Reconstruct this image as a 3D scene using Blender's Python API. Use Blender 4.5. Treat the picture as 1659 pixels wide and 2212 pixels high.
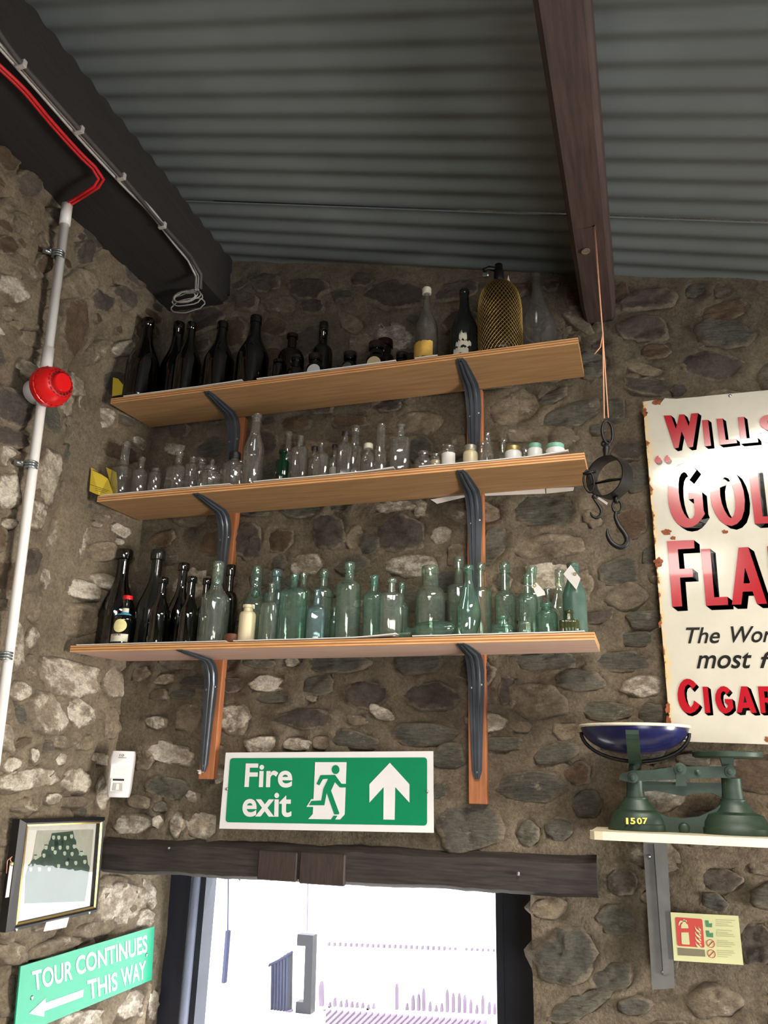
import bpy, bmesh, math, random
import numpy as np
from mathutils import Vector, Matrix, noise

random.seed(7)
for o in list(bpy.data.objects):
    bpy.data.objects.remove(o)
SC = bpy.context.scene
COL = SC.collection

# ------------------------------------------------------------------ camera
IMG_W, IMG_H = 1659.0, 2212.0
F_PX = 1755.87
CAM = Vector((1.3466, -2.1628, 2.1322))
YAW, PITCH, ROLL = 0.3160, 0.3181, 0.0281
_fw = Vector((-math.sin(YAW) * math.cos(PITCH), math.cos(YAW) * math.cos(PITCH), math.sin(PITCH)))
_r0 = Vector((math.cos(YAW), math.sin(YAW), 0))
_u0 = _r0.cross(_fw)
_r = _r0 * math.cos(ROLL) + _u0 * math.sin(ROLL)
_u = _u0 * math.cos(ROLL) - _r0 * math.sin(ROLL)
cd = bpy.data.cameras.new('camera')
cam = bpy.data.objects.new('camera', cd)
COL.objects.link(cam)
cd.sensor_fit = 'VERTICAL'
cd.sensor_height = 24.0
cd.lens = 24.0 * F_PX / IMG_H
cd.clip_start = 0.02
cam.matrix_world = Matrix(((_r.x, _u.x, -_fw.x, CAM.x), (_r.y, _u.y, -_fw.y, CAM.y), (_r.z, _u.z, -_fw.z, CAM.z), (0, 0, 0, 1)))
SC.camera = cam

# ------------------------------------------------------------------ world, light, exposure
W = bpy.data.worlds.new('overcast_sky')
SC.world = W
W.use_nodes = True
_bg = W.node_tree.nodes['Background']
_bg.inputs['Color'].default_value = (0.86, 0.92, 1.0, 1)
_bg.inputs['Strength'].default_value = 6.2


def area(name, loc, target, sx, sy, power, color):
    d = bpy.data.lights.new(name, 'AREA')
    d.shape = 'RECTANGLE'
    d.size, d.size_y, d.energy, d.color = sx, sy, power, color
    o = bpy.data.objects.new(name, d)
    COL.objects.link(o)
    o.location = loc
    o.rotation_euler = (Vector(target) - Vector(loc)).to_track_quat('-Z', 'Y').to_euler()
    return o


# daylight through the clear sheet in the roof behind the photographer, and the entrance at the far end of the shed
area('rooflight', (1.85, -1.28, 3.43), (1.80, -1.23, 0.0), 0.92, 0.34, 44, (1.0, 0.93, 0.83)).data.spread = math.radians(168)
area('rooflight_rear', (1.55, -3.15, 3.46), (1.51, -3.15, 0.0), 0.55, 1.9, 52, (1.0, 0.95, 0.87))
area('entrance_daylight', (2.9, -4.98, 1.1), (0.9, 0.0, 2.2), 1.3, 2.0, 14, (1.0, 0.95, 0.88))
area('side_fill_light', (4.22, -1.05, 1.55), (-.2, -.55, 1.95), 0.8, 1.0, 30, (1.0, 0.96, 0.90)).data.spread = math.radians(80)  # unseen source added on the right to brighten the left wall
_sd = bpy.data.lights.new('sun', 'SUN')
_sd.energy, _sd.angle, _sd.color = 7.0, .02, (1.0, .95, .88)
_so = bpy.data.objects.new('sun', _sd)
COL.objects.link(_so)
_so.rotation_euler = Vector((-.75, -.42, -1.0)).to_track_quat('-Z', 'Y').to_euler()
SC.view_settings.view_transform = 'Standard'
SC.view_settings.look = 'None'
SC.view_settings.gamma = 1.0
SC.view_settings.use_curve_mapping = False
SC.view_settings.exposure = 0.5
SC.cycles.transparent_max_bounces = 32
SC.cycles.max_bounces = 10
SC.cycles.use_denoising = True
SC.cycles.caustics_reflective = False
SC.cycles.caustics_refractive = False


# ------------------------------------------------------------------ geometry helpers
def ray(x, y):
    return _fw * F_PX + _r * (x - IMG_W / 2) - _u * (y - IMG_H / 2)


def on_y(x, y, Y):
    d = ray(x, y)
    return CAM + d * ((Y - CAM.y) / d.y)


def on_x(x, y, X):
    d = ray(x, y)
    return CAM + d * ((X - CAM.x) / d.x)


def on_z(x, y, Z):
    d = ray(x, y)
    return CAM + d * ((Z - CAM.z) / d.z)


def in_view(P, m=70):
    d = Vector(P) - CAM
    w = d.dot(_fw)
    x, y = IMG_W / 2 + F_PX * d.dot(_r) / w, IMG_H / 2 - F_PX * d.dot(_u) / w
    return w > 0 and -m < x < IMG_W + m and -m < y < IMG_H + m


def px_size(P):
    return (Vector(P) - CAM).dot(_fw) / F_PX


def V(*a):
    return Vector(a)


class MB:
    """collects faces, builds one mesh object"""

    def __init__(s):
        s.v, s.f = [], []

    def add(s, vs, fs):
        n = len(s.v)
        s.v += [Vector(p) for p in vs]
        s.f += [[i + n for i in f] for f in fs]
        return s

    def box(s, lo, hi):
        x0, y0, z0 = lo
        x1, y1, z1 = hi
        return s.add([(x0, y0, z0), (x1, y0, z0), (x1, y1, z0), (x0, y1, z0), (x0, y0, z1), (x1, y0, z1), (x1, y1, z1), (x0, y1, z1)],
                     [(0, 3, 2, 1), (4, 5, 6, 7), (0, 1, 5, 4), (1, 2, 6, 5), (2, 3, 7, 6), (3, 0, 4, 7)])

    def bevbox(s, lo, hi, b):
        x0, y0, z0 = lo
        x1, y1, z1 = hi
        vs = []
        for z, k in ((z0, b), (z0 + b, 0), (z1 - b, 0), (z1, b)):
            for (a, c) in ((x0 + b, y0 + k), (x1 - b, y0 + k), (x1 - k, y0 + b), (x1 - k, y1 - b), (x1 - b, y1 - k), (x0 + b, y1 - k), (x0 + k, y1 - b), (x0 + k, y0 + b)):
                vs.append((a, c, z))
        fs = [list(range(7, -1, -1)), list(range(24, 32))]
        for L in range(3):
            for i in range(8):
                j = (i + 1) % 8
                fs.append((L * 8 + i, L * 8 + j, L * 8 + 8 + j, L * 8 + 8 + i))
        return s.add(vs, fs)

    def prism(s, pts, off):
        """polygon pts (3d) extruded by vector off"""
        n = len(pts)
        off = Vector(off)
        vs = [Vector(p) for p in pts] + [Vector(p) + off for p in pts]
        fs = [list(range(n - 1, -1, -1)), list(range(n, 2 * n))]
        for i in range(n):
            j = (i + 1) % n
            fs.append((i, j, n + j, n + i))
        return s.add(vs, fs)

    def tube(s, path, r, seg=8, caps=True):
        path = [Vector(p) for p in path]
        n = len(path)
        rs = r if isinstance(r, (list, tuple)) else [r] * n
        t0 = (path[1] - path[0]).normalized()
        nrm = t0.orthogonal().normalized()
        vs = []
        for i, p in enumerate(path):
            t = (path[min(i + 1, n - 1)] - path[max(i - 1, 0)]).normalized()
            nrm = (nrm - t * nrm.dot(t)).normalized()
            b = t.cross(nrm)
            for k in range(seg):
                a = 2 * math.pi * k / seg
                vs.append(p + (nrm * math.cos(a) + b * math.sin(a)) * rs[i])
        fs = []
        for i in range(n - 1):
            for k in range(seg):
                l = (k + 1) % seg
                fs.append((i * seg + k, i * seg + l, (i + 1) * seg + l, (i + 1) * seg + k))
        if caps:
            fs.append(list(range(seg - 1, -1, -1)))
            fs.append([(n - 1) * seg + k for k in range(seg)])
        return s.add(vs, fs)

    def ring(s, c, r, t, ax, ay, seg=28, tseg=8):
        c, ax, ay = Vector(c), Vector(ax), Vector(ay)
        az = ax.cross(ay).normalized()
        vs, fs = [], []
        for i in range(seg):
            a = 2 * math.pi * i / seg
            d = ax * math.cos(a) + ay * math.sin(a)
            for k in range(tseg):
                b = 2 * math.pi * k / tseg
                vs.append(c + d * r + d.normalized() * t * math.cos(b) + az * t * math.sin(b))
        for i in range(seg):
            for k in range(tseg):
                j, l = (i + 1) % seg, (k + 1) % tseg
                fs.append((i * tseg + k, j * tseg + k, j * tseg + l, i * tseg + l))
        return s.add(vs, fs)

    def lathe(s, c, prof, seg=28, axis=(0, 0, 1), up=None, shape=None, close=True):
        """prof: (radius, height) list from base to top; shape(a, r, h) -> (x, y) multiplier"""
        c, az = Vector(c), Vector(axis).normalized()
        ax = Vector(up).normalized() if up else (Vector((1, 0, 0)) if abs(az.x) < .9 else Vector((0, 1, 0)))
        ax = (ax - az * ax.dot(az)).normalized()
        ay = az.cross(ax)
        vs, fs = [], []
        for (r, h) in prof:
            for k in range(seg):
                a = 2 * math.pi * k / seg
                x, y = (r * math.cos(a), r * math.sin(a)) if shape is None else shape(a, r, h)
                vs.append(c + ax * x + ay * y + az * h)
        n = len(prof)
        for i in range(n - 1):
            for k in range(seg):
                l = (k + 1) % seg
                fs.append((i * seg + k, i * seg + l, (i + 1) * seg + l, (i + 1) * seg + k))
        if close:
            fs.append(list(range(seg - 1, -1, -1)))
            fs.append([(n - 1) * seg + k for k in range(seg)])
        return s.add(vs, fs)

    def build(s, name, mat, parent=None, smooth=False, origin=None, sharp=None):
        me = bpy.data.meshes.new(name)
        if parent is not None:
            og = parent.matrix_world.translation if parent.get('_o') is None else Vector(parent['_o'])
        elif origin is not None:
            og = Vector(origin)
        else:
            a = np.array([list(v) for v in s.v])
            lo, hi = a.min(0), a.max(0)
            og = Vector(((lo[0] + hi[0]) / 2, (lo[1] + hi[1]) / 2, lo[2]))
        me.from_pydata([tuple(v - og) for v in s.v], [], s.f)
        me.update()
        if smooth:
            me.polygons.foreach_set('use_smooth', [True] * len(me.polygons))
            if sharp:
                bm = bmesh.new()
                bm.from_mesh(me)
                for e in bm.edges:
                    if len(e.link_faces) == 2 and e.calc_face_angle(0) > math.radians(sharp):
                        e.smooth = False
                bm.to_mesh(me)
                bm.free()
        if mat is not None:
            me.materials.append(mat)
        o = bpy.data.objects.new(name, me)
        COL.objects.link(o)
        o['_o'] = tuple(og)
        if parent is not None:
            o.parent = parent
        else:
            o.location = og
        return o


def empty(name, loc, label=None, cat=None, group=None, kind=None):
    o = bpy.data.objects.new(name, None)
    COL.objects.link(o)
    o.empty_display_size = .05
    o.location = loc
    o['_o'] = tuple(loc)
    return tag(o, label, cat, group, kind)


def tag(o, label=None, cat=None, group=None, kind=None):
    if label:
        o['label'] = label
    if cat:
        o['category'] = cat
    if group:
        o['group'] = group
    if kind:
        o['kind'] = kind
    return o


# ------------------------------------------------------------------ materials
def lin(r, g, b):
    def f(c):
        c /= 255.0
        return c / 12.92 if c <= .04045 else ((c + .055) / 1.055) ** 2.4
    return (f(r), f(g), f(b), 1)


class NT:
    def __init__(s, name):
        s.m = bpy.data.materials.new(name)
        s.m.use_nodes = True
        s.t = s.m.node_tree
        s.t.nodes.clear()
        s.out = s.n('ShaderNodeOutputMaterial')

    def n(s, typ, **k):
        nd = s.t.nodes.new(typ)
        for a, b in k.items():
            if a in nd.bl_rna.properties and a not in nd.inputs:
                setattr(nd, a, b)
            else:
                nd.inputs[a].default_value = b
        return nd

    def l(s, a, b):
        s.t.links.new(a, b)

    def noise(s, scale, detail=4, rough=.55, coord='pos', stretch=None):
        g = s.n('ShaderNodeNewGeometry').outputs['Position'] if coord == 'pos' else s.n('ShaderNodeTexCoord').outputs['Object']
        if stretch:
            mp = s.n('ShaderNodeMapping')
            mp.inputs['Scale'].default_value = stretch
            s.l(g, mp.inputs['Vector'])
            g = mp.outputs[0]
        t = s.n('ShaderNodeTexNoise', Scale=scale, Detail=detail, Roughness=rough)
        s.l(g, t.inputs['Vector'])
        return t.outputs['Fac']

    def ramp(s, fac, stops):
        r = s.n('ShaderNodeValToRGB')
        el = r.color_ramp.elements
        while len(el) < len(stops):
            el.new(.5)
        for e, (p, c) in zip(el, stops):
            e.position = p
            e.color = c if len(c) == 4 else (*c, 1)
        s.l(fac, r.inputs['Fac'])
        return r.outputs['Color']

    def mix(s, fac, a, b, mode='MIX'):
        m = s.n('ShaderNodeMix', data_type='RGBA', blend_type=mode)
        for v, i in ((fac, 0), (a, 6), (b, 7)):
            if isinstance(v, (int, float)):
                m.inputs[i].default_value = v
            elif isinstance(v, tuple):
                m.inputs[i].default_value = v
            else:
                s.l(v, m.inputs[i])
        return m.outputs[2]

    def bump(s, h, strength=.3, dist=.005):
        b = s.n('ShaderNodeBump', Strength=strength, Distance=dist)
        s.l(h, b.inputs['Height'])
        return b.outputs['Normal']

    def pbsdf(s, color, rough=.6, metal=0., normal=None, **k):
        p = s.n('ShaderNodeBsdfPrincipled')
        if isinstance(color, tuple):
            p.inputs['Base Color'].default_value = color
        else:
            s.l(color, p.inputs['Base Color'])
        if isinstance(rough, (int, float)):
            p.inputs['Roughness'].default_value = rough
        else:
            s.l(rough, p.inputs['Roughness'])
        p.inputs['Metallic'].default_value = metal
        for a, b in k.items():
            p.inputs[a.replace('_', ' ')].default_value = b
        if normal is not None:
            s.l(normal, p.inputs['Normal'])
        s.l(p.outputs[0], s.out.inputs['Surface'])
        return s.m


def m_plain(name, c, rough=.6, metal=0., var=.25, scale=30, bump=.15, dist=.002, **k):
    t = NT(name)
    nz = t.noise(scale, 5)
    d = tuple(x * (1 - var) for x in c[:3]) + (1,)
    e = tuple(min(1, x * (1 + var)) for x in c[:3]) + (1,)
    col = t.ramp(nz, [(.3, d), (.7, e)])
    return t.pbsdf(col, rough, metal, t.bump(nz, bump, dist) if bump else None, **k)


def m_stone(name, base, dark, lime, limecov, bumps=.9, layer=(1, 1, 1.6)):
    """broken stone face; mortar smeared raggedly over its rim ('rim' attribute) and limewash left in patches"""
    t = NT(name)
    n1 = t.noise(9, 6, .65)
    n2 = t.noise(40, 8, .72, stretch=layer)
    n3 = t.noise(13, 8, .74, stretch=(1, 1, 1.5))
    n4 = t.noise(15, 8, .74)
    rnd = t.n('ShaderNodeObjectInfo').outputs['Random']
    col = t.ramp(n1, [(.30, dark), (.66, base)])
    tone = t.ramp(rnd, [(0, (.78, .77, .76, 1)), (1, (1.08, 1.05, 1.0, 1))])
    col = t.mix(1.0, col, tone, 'MULTIPLY')
    msk = t.ramp(n3, [(.54 - limecov, (0, 0, 0, 1)), (.64 - limecov, (1, 1, 1, 1))])
    col = t.mix(msk, col, lime)
    at = t.n('ShaderNodeAttribute')
    at.attribute_name = 'rim'
    ad = t.n('ShaderNodeMath', operation='MULTIPLY_ADD')
    ad.inputs[1].default_value = .62
    t.l(at.outputs['Fac'], ad.inputs[0])
    t.l(n4, ad.inputs[2])
    smear = t.ramp(ad.outputs[0], [(.74, (0, 0, 0, 1)), (.86, (1, 1, 1, 1))])
    col = t.mix(smear, col, t.ramp(t.noise(5, 6, .6), [(.3, lin(116, 102, 86)), (.7, lin(154, 140, 120))]))
    spk = t.ramp(n2, [(.34, (.42, .40, .38, 1)), (.60, (1, 1, 1, 1))])
    col = t.mix(.75, col, spk, 'MULTIPLY')
    col = t.mix(.6, col, t.ramp(t.noise(150, 4, .7), [(.32, (.55, .53, .5, 1)), (.6, (1.08, 1.07, 1.05, 1))]), 'MULTIPLY')
    h = t.mix(.35, n2, n3)
    return t.pbsdf(col, .88, 0, t.bump(h, bumps, .016))


M = {}
M['mortar'] = None
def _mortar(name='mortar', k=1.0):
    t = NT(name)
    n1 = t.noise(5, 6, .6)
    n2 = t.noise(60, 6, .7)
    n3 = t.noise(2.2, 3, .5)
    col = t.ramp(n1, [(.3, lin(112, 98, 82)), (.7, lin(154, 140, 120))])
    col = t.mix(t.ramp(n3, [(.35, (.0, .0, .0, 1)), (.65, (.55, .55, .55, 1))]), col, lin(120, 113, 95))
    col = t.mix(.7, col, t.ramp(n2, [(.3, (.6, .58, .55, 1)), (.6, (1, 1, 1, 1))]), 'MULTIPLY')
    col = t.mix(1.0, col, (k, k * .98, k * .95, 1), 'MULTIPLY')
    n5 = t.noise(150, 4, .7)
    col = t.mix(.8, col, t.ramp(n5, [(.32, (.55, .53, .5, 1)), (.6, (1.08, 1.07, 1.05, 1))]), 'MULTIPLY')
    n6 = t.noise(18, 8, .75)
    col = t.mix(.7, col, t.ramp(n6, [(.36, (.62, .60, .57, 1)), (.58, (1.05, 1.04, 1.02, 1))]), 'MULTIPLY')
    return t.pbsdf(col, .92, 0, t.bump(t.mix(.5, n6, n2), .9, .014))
M['mortar'] = _mortar()
M['mortar_dark'] = _mortar('dark_mortar', .80)  # same mortar in a darker tone, for the end wall
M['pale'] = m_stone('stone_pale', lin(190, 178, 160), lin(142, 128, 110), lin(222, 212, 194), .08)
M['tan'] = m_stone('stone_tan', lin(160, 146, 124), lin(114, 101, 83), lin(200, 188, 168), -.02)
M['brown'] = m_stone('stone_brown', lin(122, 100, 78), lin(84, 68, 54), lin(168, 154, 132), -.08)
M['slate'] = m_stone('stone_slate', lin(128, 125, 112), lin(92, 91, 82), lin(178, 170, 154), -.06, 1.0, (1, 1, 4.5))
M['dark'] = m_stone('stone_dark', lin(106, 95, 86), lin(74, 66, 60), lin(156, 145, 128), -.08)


def m_wood(name, a, b, scale=6, stretch=(1, 12, 12), rough=.6, ply=False):
    t = NT(name)
    nz = t.noise(scale, 6, .6, stretch=stretch)
    col = t.ramp(nz, [(.3, a), (.7, b)])
    if ply:
        co = t.n('ShaderNodeTexCoord')
        sp = t.n('ShaderNodeSeparateXYZ')
        t.l(co.outputs['Object'], sp.inputs[0])
        w = t.n('ShaderNodeMath', operation='MULTIPLY')
        w.inputs[1].default_value = 2 * math.pi / .0072
        t.l(sp.outputs['Z'], w.inputs[0])
        sn = t.n('ShaderNodeMath', operation='SINE')
        t.l(w.outputs[0], sn.inputs[0])
        mr = t.n('ShaderNodeMapRange')
        mr.inputs['From Min'].default_value = -.5
        mr.inputs['From Max'].default_value = .5
        t.l(sn.outputs[0], mr.inputs[0])
        nv = t.n('ShaderNodeTexCoord').outputs['Normal']
        s2 = t.n('ShaderNodeSeparateXYZ')
        t.l(nv, s2.inputs[0])
        ab = t.n('ShaderNodeMath', operation='ABSOLUTE')
        t.l(s2.outputs['Z'], ab.inputs[0])
        lt = t.n('ShaderNodeMath', operation='LESS_THAN')
        lt.inputs[1].default_value = .5
        t.l(ab.outputs[0], lt.inputs[0])
        edge = t.mix(mr.outputs[0], lin(176, 112, 62), lin(232, 182, 124))
        edge = t.mix(.5, edge, t.ramp(t.noise(14, 5, .6, stretch=(1, 6, 6)), [(.3, (.6, .55, .5, 1)), (.6, (1, 1, 1, 1))]), 'MULTIPLY')
        col = t.mix(lt.outputs[0], col, edge)
    return t.pbsdf(col, rough, 0, t.bump(nz, .15, .002))


M['ply'] = m_wood('plywood', lin(150, 112, 74), lin(178, 138, 94), ply=True)
M['ply_pink'] = m_wood('plywood_pinkish', lin(206, 168, 150), lin(224, 190, 174), ply=True)
M['batten'] = m_wood('stained_softwood', lin(152, 90, 54), lin(186, 120, 76), 8, (12, 12, 1))
M['oak'] = m_wood('old_dark_timber', lin(30, 25, 22), lin(62, 53, 47), 10, (1, 10, 14), .8)
M['plate'] = m_wood('blackened_timber', lin(30, 27, 25), lin(44, 39, 36), 8, (12, 1, 12), .9)
M['purlin'] = m_wood('painted_purlin', lin(54, 41, 38), lin(84, 66, 60), 6, (14, 1, 14), .6)
M['roof'] = m_plain('grey_green_roof_sheet', lin(112, 118, 117), .5, 0, .12, 3, .05)
M['steel'] = m_plain('grey_painted_steel', lin(84, 89, 96), .34, .45, .15, 20, .05)
M['galv'] = m_plain('galvanised_steel', lin(170, 176, 176), .3, .9, .15, 60, .05)
M['white_plastic'] = m_plain('white_plastic', lin(226, 222, 216), .35, 0, .03, 20, 0)
M['red_plastic'] = m_plain('red_plastic', lin(214, 22, 24), .32, 0, .05, 20, 0)
M['red_dark'] = m_plain('red_recess', lin(90, 10, 12), .6, 0, .05, 20, 0)
M['red_cable'] = m_plain('red_cable_sheath', lin(196, 30, 36), .5, 0, .1, 40, 0)
M['grey_cable'] = m_plain('grey_cable_sheath', lin(176, 170, 164), .5, 0, .1, 40, 0)
M['dark_cable'] = m_plain('dark_cable_sheath', lin(70, 66, 64), .6, 0, .1, 40, 0)
M['black'] = m_plain('black_plastic', lin(24, 24, 25), .4, 0, .1, 40, 0)
M['iron'] = m_plain('black_iron', lin(26, 25, 24), .48, .5, .35, 60, .5, .002)
M['paper'] = m_plain('white_paper', lin(228, 222, 214), .8, 0, .05, 12, 0)
M['yellow'] = m_plain('yellow_card', lin(226, 196, 60), .7, 0, .07, 12, 0)
M['ink'] = m_plain('printing_ink', lin(66, 54, 40), .8, 0, .05, 12, 0)
M['cream_paint'] = m_plain('cream_gloss_paint', lin(232, 220, 188), .4, 0, .06, 25, .1)
M['scale_green'] = m_plain('green_enamel_paint', lin(36, 54, 40), .45, .1, .25, 35, .25)
M['navy'] = m_plain('navy_enamel', lin(28, 30, 70), .22, 0, .35, 18, .1)
M['cream_enamel'] = m_plain('cream_enamel', lin(214, 206, 182), .35, 0, .12, 60, .1)
M['yellow_paint'] = m_plain('yellow_paint', lin(240, 216, 96), .6, 0, .05, 30, 0)
M['sign_white'] = m_plain('sign_white', lin(232, 228, 226), .4, 0, .02, 20, 0)
M['sign_green'] = m_plain('sign_green', lin(0, 132, 86), .35, 0, .03, 20, 0)
M['tour_green'] = m_plain('tour_sign_green', lin(0, 150, 112), .22, 0, .04, 10, 0)
M['letter_red'] = m_plain('letter_red', lin(162, 18, 32), .16, 0, .06, 14, 0, Coat_Weight=.4)
M['letter_black'] = m_plain('letter_black', lin(30, 28, 26), .16, 0, .1, 14, 0)
M['frame_black'] = m_plain('black_frame_lacquer', lin(22, 21, 22), .5, 0, .15, 40, .05)
M['gold'] = m_plain('gilt', lin(206, 176, 104), .35, .8, .12, 60, .05)
M['sill'] = m_plain('dark_door_paint', lin(40, 42, 54), .55, 0, .15, 12, .1)
M['post_grey'] = m_plain('pale_grey_door_paint', lin(166, 172, 196), .5, 0, .06, 12, .05)
M['floor'] = m_plain('stone_floor', lin(94, 88, 80), .7, 0, .2, 6, .3)
M['render'] = m_plain('white_render', lin(244, 243, 240), .8, 0, .03, 6, .1)
M['fence'] = m_plain('weathered_fence', lin(104, 88, 104), .8, 0, .12, 12, .1)
M['gate_dark'] = m_plain('dark_gate_paint', lin(18, 14, 19), .6, 0, .2, 12, .1)
M['gate_blue'] = m_plain('blue_gate_paint', lin(30, 34, 62), .6, 0, .2, 12, .1)
M['string'] = m_plain('pink_string', lin(206, 150, 118), .9, 0, .1, 90, .1)


def m_glass(name, face, edge, milk=.06, milkcol=(.8, .85, .8, 1), rough=.04, spec=1.0, wob=.10):
    """hollow glass wall: clear through the middle, deeper colour where seen edge-on"""
    t = NT(name)
    lw = t.n('ShaderNodeLayerWeight', Blend=.42)
    col = t.mix(lw.outputs['Facing'], face, edge)
    tr = t.n('ShaderNodeBsdfTransparent')
    t.l(col, tr.inputs[0])
    nz = t.noise(24, 3, .5)
    bmp = t.bump(t.noise(45, 1, .5), wob, .003)
    gl = t.n('ShaderNodeBsdfGlossy')
    gl.inputs['Roughness'].default_value = rough
    gl.inputs['Color'].default_value = (1, 1, 1, 1)
    t.l(bmp, gl.inputs['Normal'])
    df = t.n('ShaderNodeBsdfDiffuse')
    df.inputs[0].default_value = milkcol
    mk = t.n('ShaderNodeMapRange')
    mk.inputs['To Min'].default_value = milk * .4
    mk.inputs['To Max'].default_value = milk * 1.6
    t.l(nz, mk.inputs[0])
    m1 = t.n('ShaderNodeMixShader')
    t.l(mk.outputs[0], m1.inputs[0])
    t.l(tr.outputs[0], m1.inputs[1])
    t.l(df.outputs[0], m1.inputs[2])
    fc = t.n('ShaderNodeLayerWeight', Blend=.5)
    t.l(bmp, fc.inputs['Normal'])
    pw = t.n('ShaderNodeMath', operation='POWER')
    pw.inputs[1].default_value = 5
    t.l(fc.outputs['Facing'], pw.inputs[0])
    sc = t.n('ShaderNodeMapRange')
    sc.inputs['To Min'].default_value = .045 * spec
    sc.inputs['To Max'].default_value = .8
    t.l(pw.outputs[0], sc.inputs[0])
    m2 = t.n('ShaderNodeMixShader')
    t.l(sc.outputs[0], m2.inputs[0])
    t.l(m1.outputs[0], m2.inputs[1])
    t.l(gl.outputs[0], m2.inputs[2])
    t.l(m2.outputs[0], t.out.inputs['Surface'])
    return t.m


M['clear'] = m_glass('clear_glass', (.95, .95, .92, 1), (.42, .42, .39, 1), .06, (.9, .88, .83, 1), .05, 3.2)
M['clear_dusty'] = m_glass('dusty_clear_glass', (.86, .86, .83, 1), (.36, .37, .35, 1), .10, (.5, .48, .43, 1), .10, 2.0, .02)
M['aqua'] = m_glass('aqua_glass', (.86, .94, .88, 1), (.18, .40, .31, 1), .07, (.55, .76, .66, 1), .05, 2.4)
M['aqua_deep'] = m_glass('deep_aqua_glass', (.74, .90, .82, 1), (.10, .34, .25, 1), .08, (.42, .70, .60, 1), .05, 2.4)
M['aqua_pale'] = m_glass('pale_aqua_glass', (.87, .92, .85, 1), (.26, .40, .32, 1), .08, (.66, .76, .68, 1), .05, 2.4)
M['aqua_blue'] = m_glass('blue_aqua_glass', (.68, .82, .82, 1), (.16, .36, .38, 1), .12, (.45, .64, .66, 1), .06, 2.2)
M['aqua_frost'] = m_glass('frosted_aqua_glass', (.42, .62, .54, 1), (.16, .36, .28, 1), .40, (.15, .25, .20, 1), .3, .8)
M['olive'] = m_glass('dark_green_glass', (.035, .055, .03, 1), (.004, .008, .004, 1), .02, (.05, .07, .05, 1), .05, 2.6)
M['olive_dusty'] = m_glass('dusty_dark_green_glass', (.04, .055, .045, 1), (.01, .015, .012, 1), .1, (.16, .18, .17, 1), .16, 1.3)
M['amber'] = m_glass('dark_amber_glass', (.10, .03, .012, 1), (.015, .004, .002, 1), .015, (.06, .03, .02, 1), .05, 2.2)
M['amber_mid'] = m_glass('amber_glass', (.40, .20, .06, 1), (.08, .03, .01, 1), .04, (.12, .07, .03, 1), .06, 1.3)
M['green'] = m_glass('bright_green_glass', (.02, .42, .14, 1), (.0, .10, .03, 1), .05, (.0, .25, .08, 1), .06, 1.5)
M['ink_glass'] = m_glass('yellow_green_glass', (.62, .60, .30, 1), (.10, .16, .07, 1), .08, (.4, .42, .2, 1), .06, 1.6)
M['pane'] = m_glass('picture_glass', (.97, .97, .96, 1), (.9, .92, .9, 1), .0, (.8, .8, .8, 1), .02, 1.6)
M['stoneware'] = m_plain('cream_stoneware', lin(216, 200, 164), .3, 0, .05, 20, 0)
M['opal'] = m_plain('white_opal_glass', lin(230, 228, 222), .25, 0, .03, 20, 0)
M['mint'] = m_plain('mint_green_lid_paint', lin(120, 172, 150), .45, 0, .1, 60, .1)
M['lid_metal'] = m_plain('dull_tin_lid', lin(168, 162, 148), .4, .6, .15, 60, .1)
M['lid_gold'] = m_plain('gold_tin_lid', lin(176, 156, 104), .4, .6, .2, 60, .1)
M['dark_cap'] = m_plain('dark_brown_screw_cap', lin(46, 34, 30), .4, 0, .2, 40, .1)
M['cream_fill'] = m_plain('yellowed_cream', lin(222, 196, 150), .7, 0, .08, 20, 0)
M['label_old'] = m_plain('old_paper_label', lin(214, 208, 186), .8, 0, .12, 50, .1)
M['label_yellow'] = m_plain('yellowed_paper_label', lin(222, 176, 84), .8, 0, .2, 30, .1)
M['label_blue'] = m_plain('blue_label_band', lin(80, 170, 206), .6, 0, .05, 50, 0)
M['seal_cream'] = m_plain('cream_round_seal', lin(226, 214, 150), .6, 0, .06, 50, .1)
M['brown_wood'] = m_plain('brown_turned_wood', lin(112, 66, 44), .55, 0, .2, 20, .1)
M['brass_mesh'] = m_plain('brass_wire', lin(206, 170, 96), .35, .85, .1, 60, 0)
M['dark_body'] = m_plain('dark_glass_core', lin(34, 30, 24), .3, 0, .1, 60, 0)

# ================================================================== THE SETTING
XL = -0.19          # left wall plane
YB = 0.012          # back wall mortar plane
DOOR_R = 1.045      # right edge of the doorway
DOOR_T = 1.865      # underside of the lintel
ROOF0, RSL = 3.88, .225


def roof_z(x):
    return ROOF0 - RSL * x


def fbm(p, sc, oc=4):
    return noise.fractal(Vector(p) * sc, .6, 2.1, oc)


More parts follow.
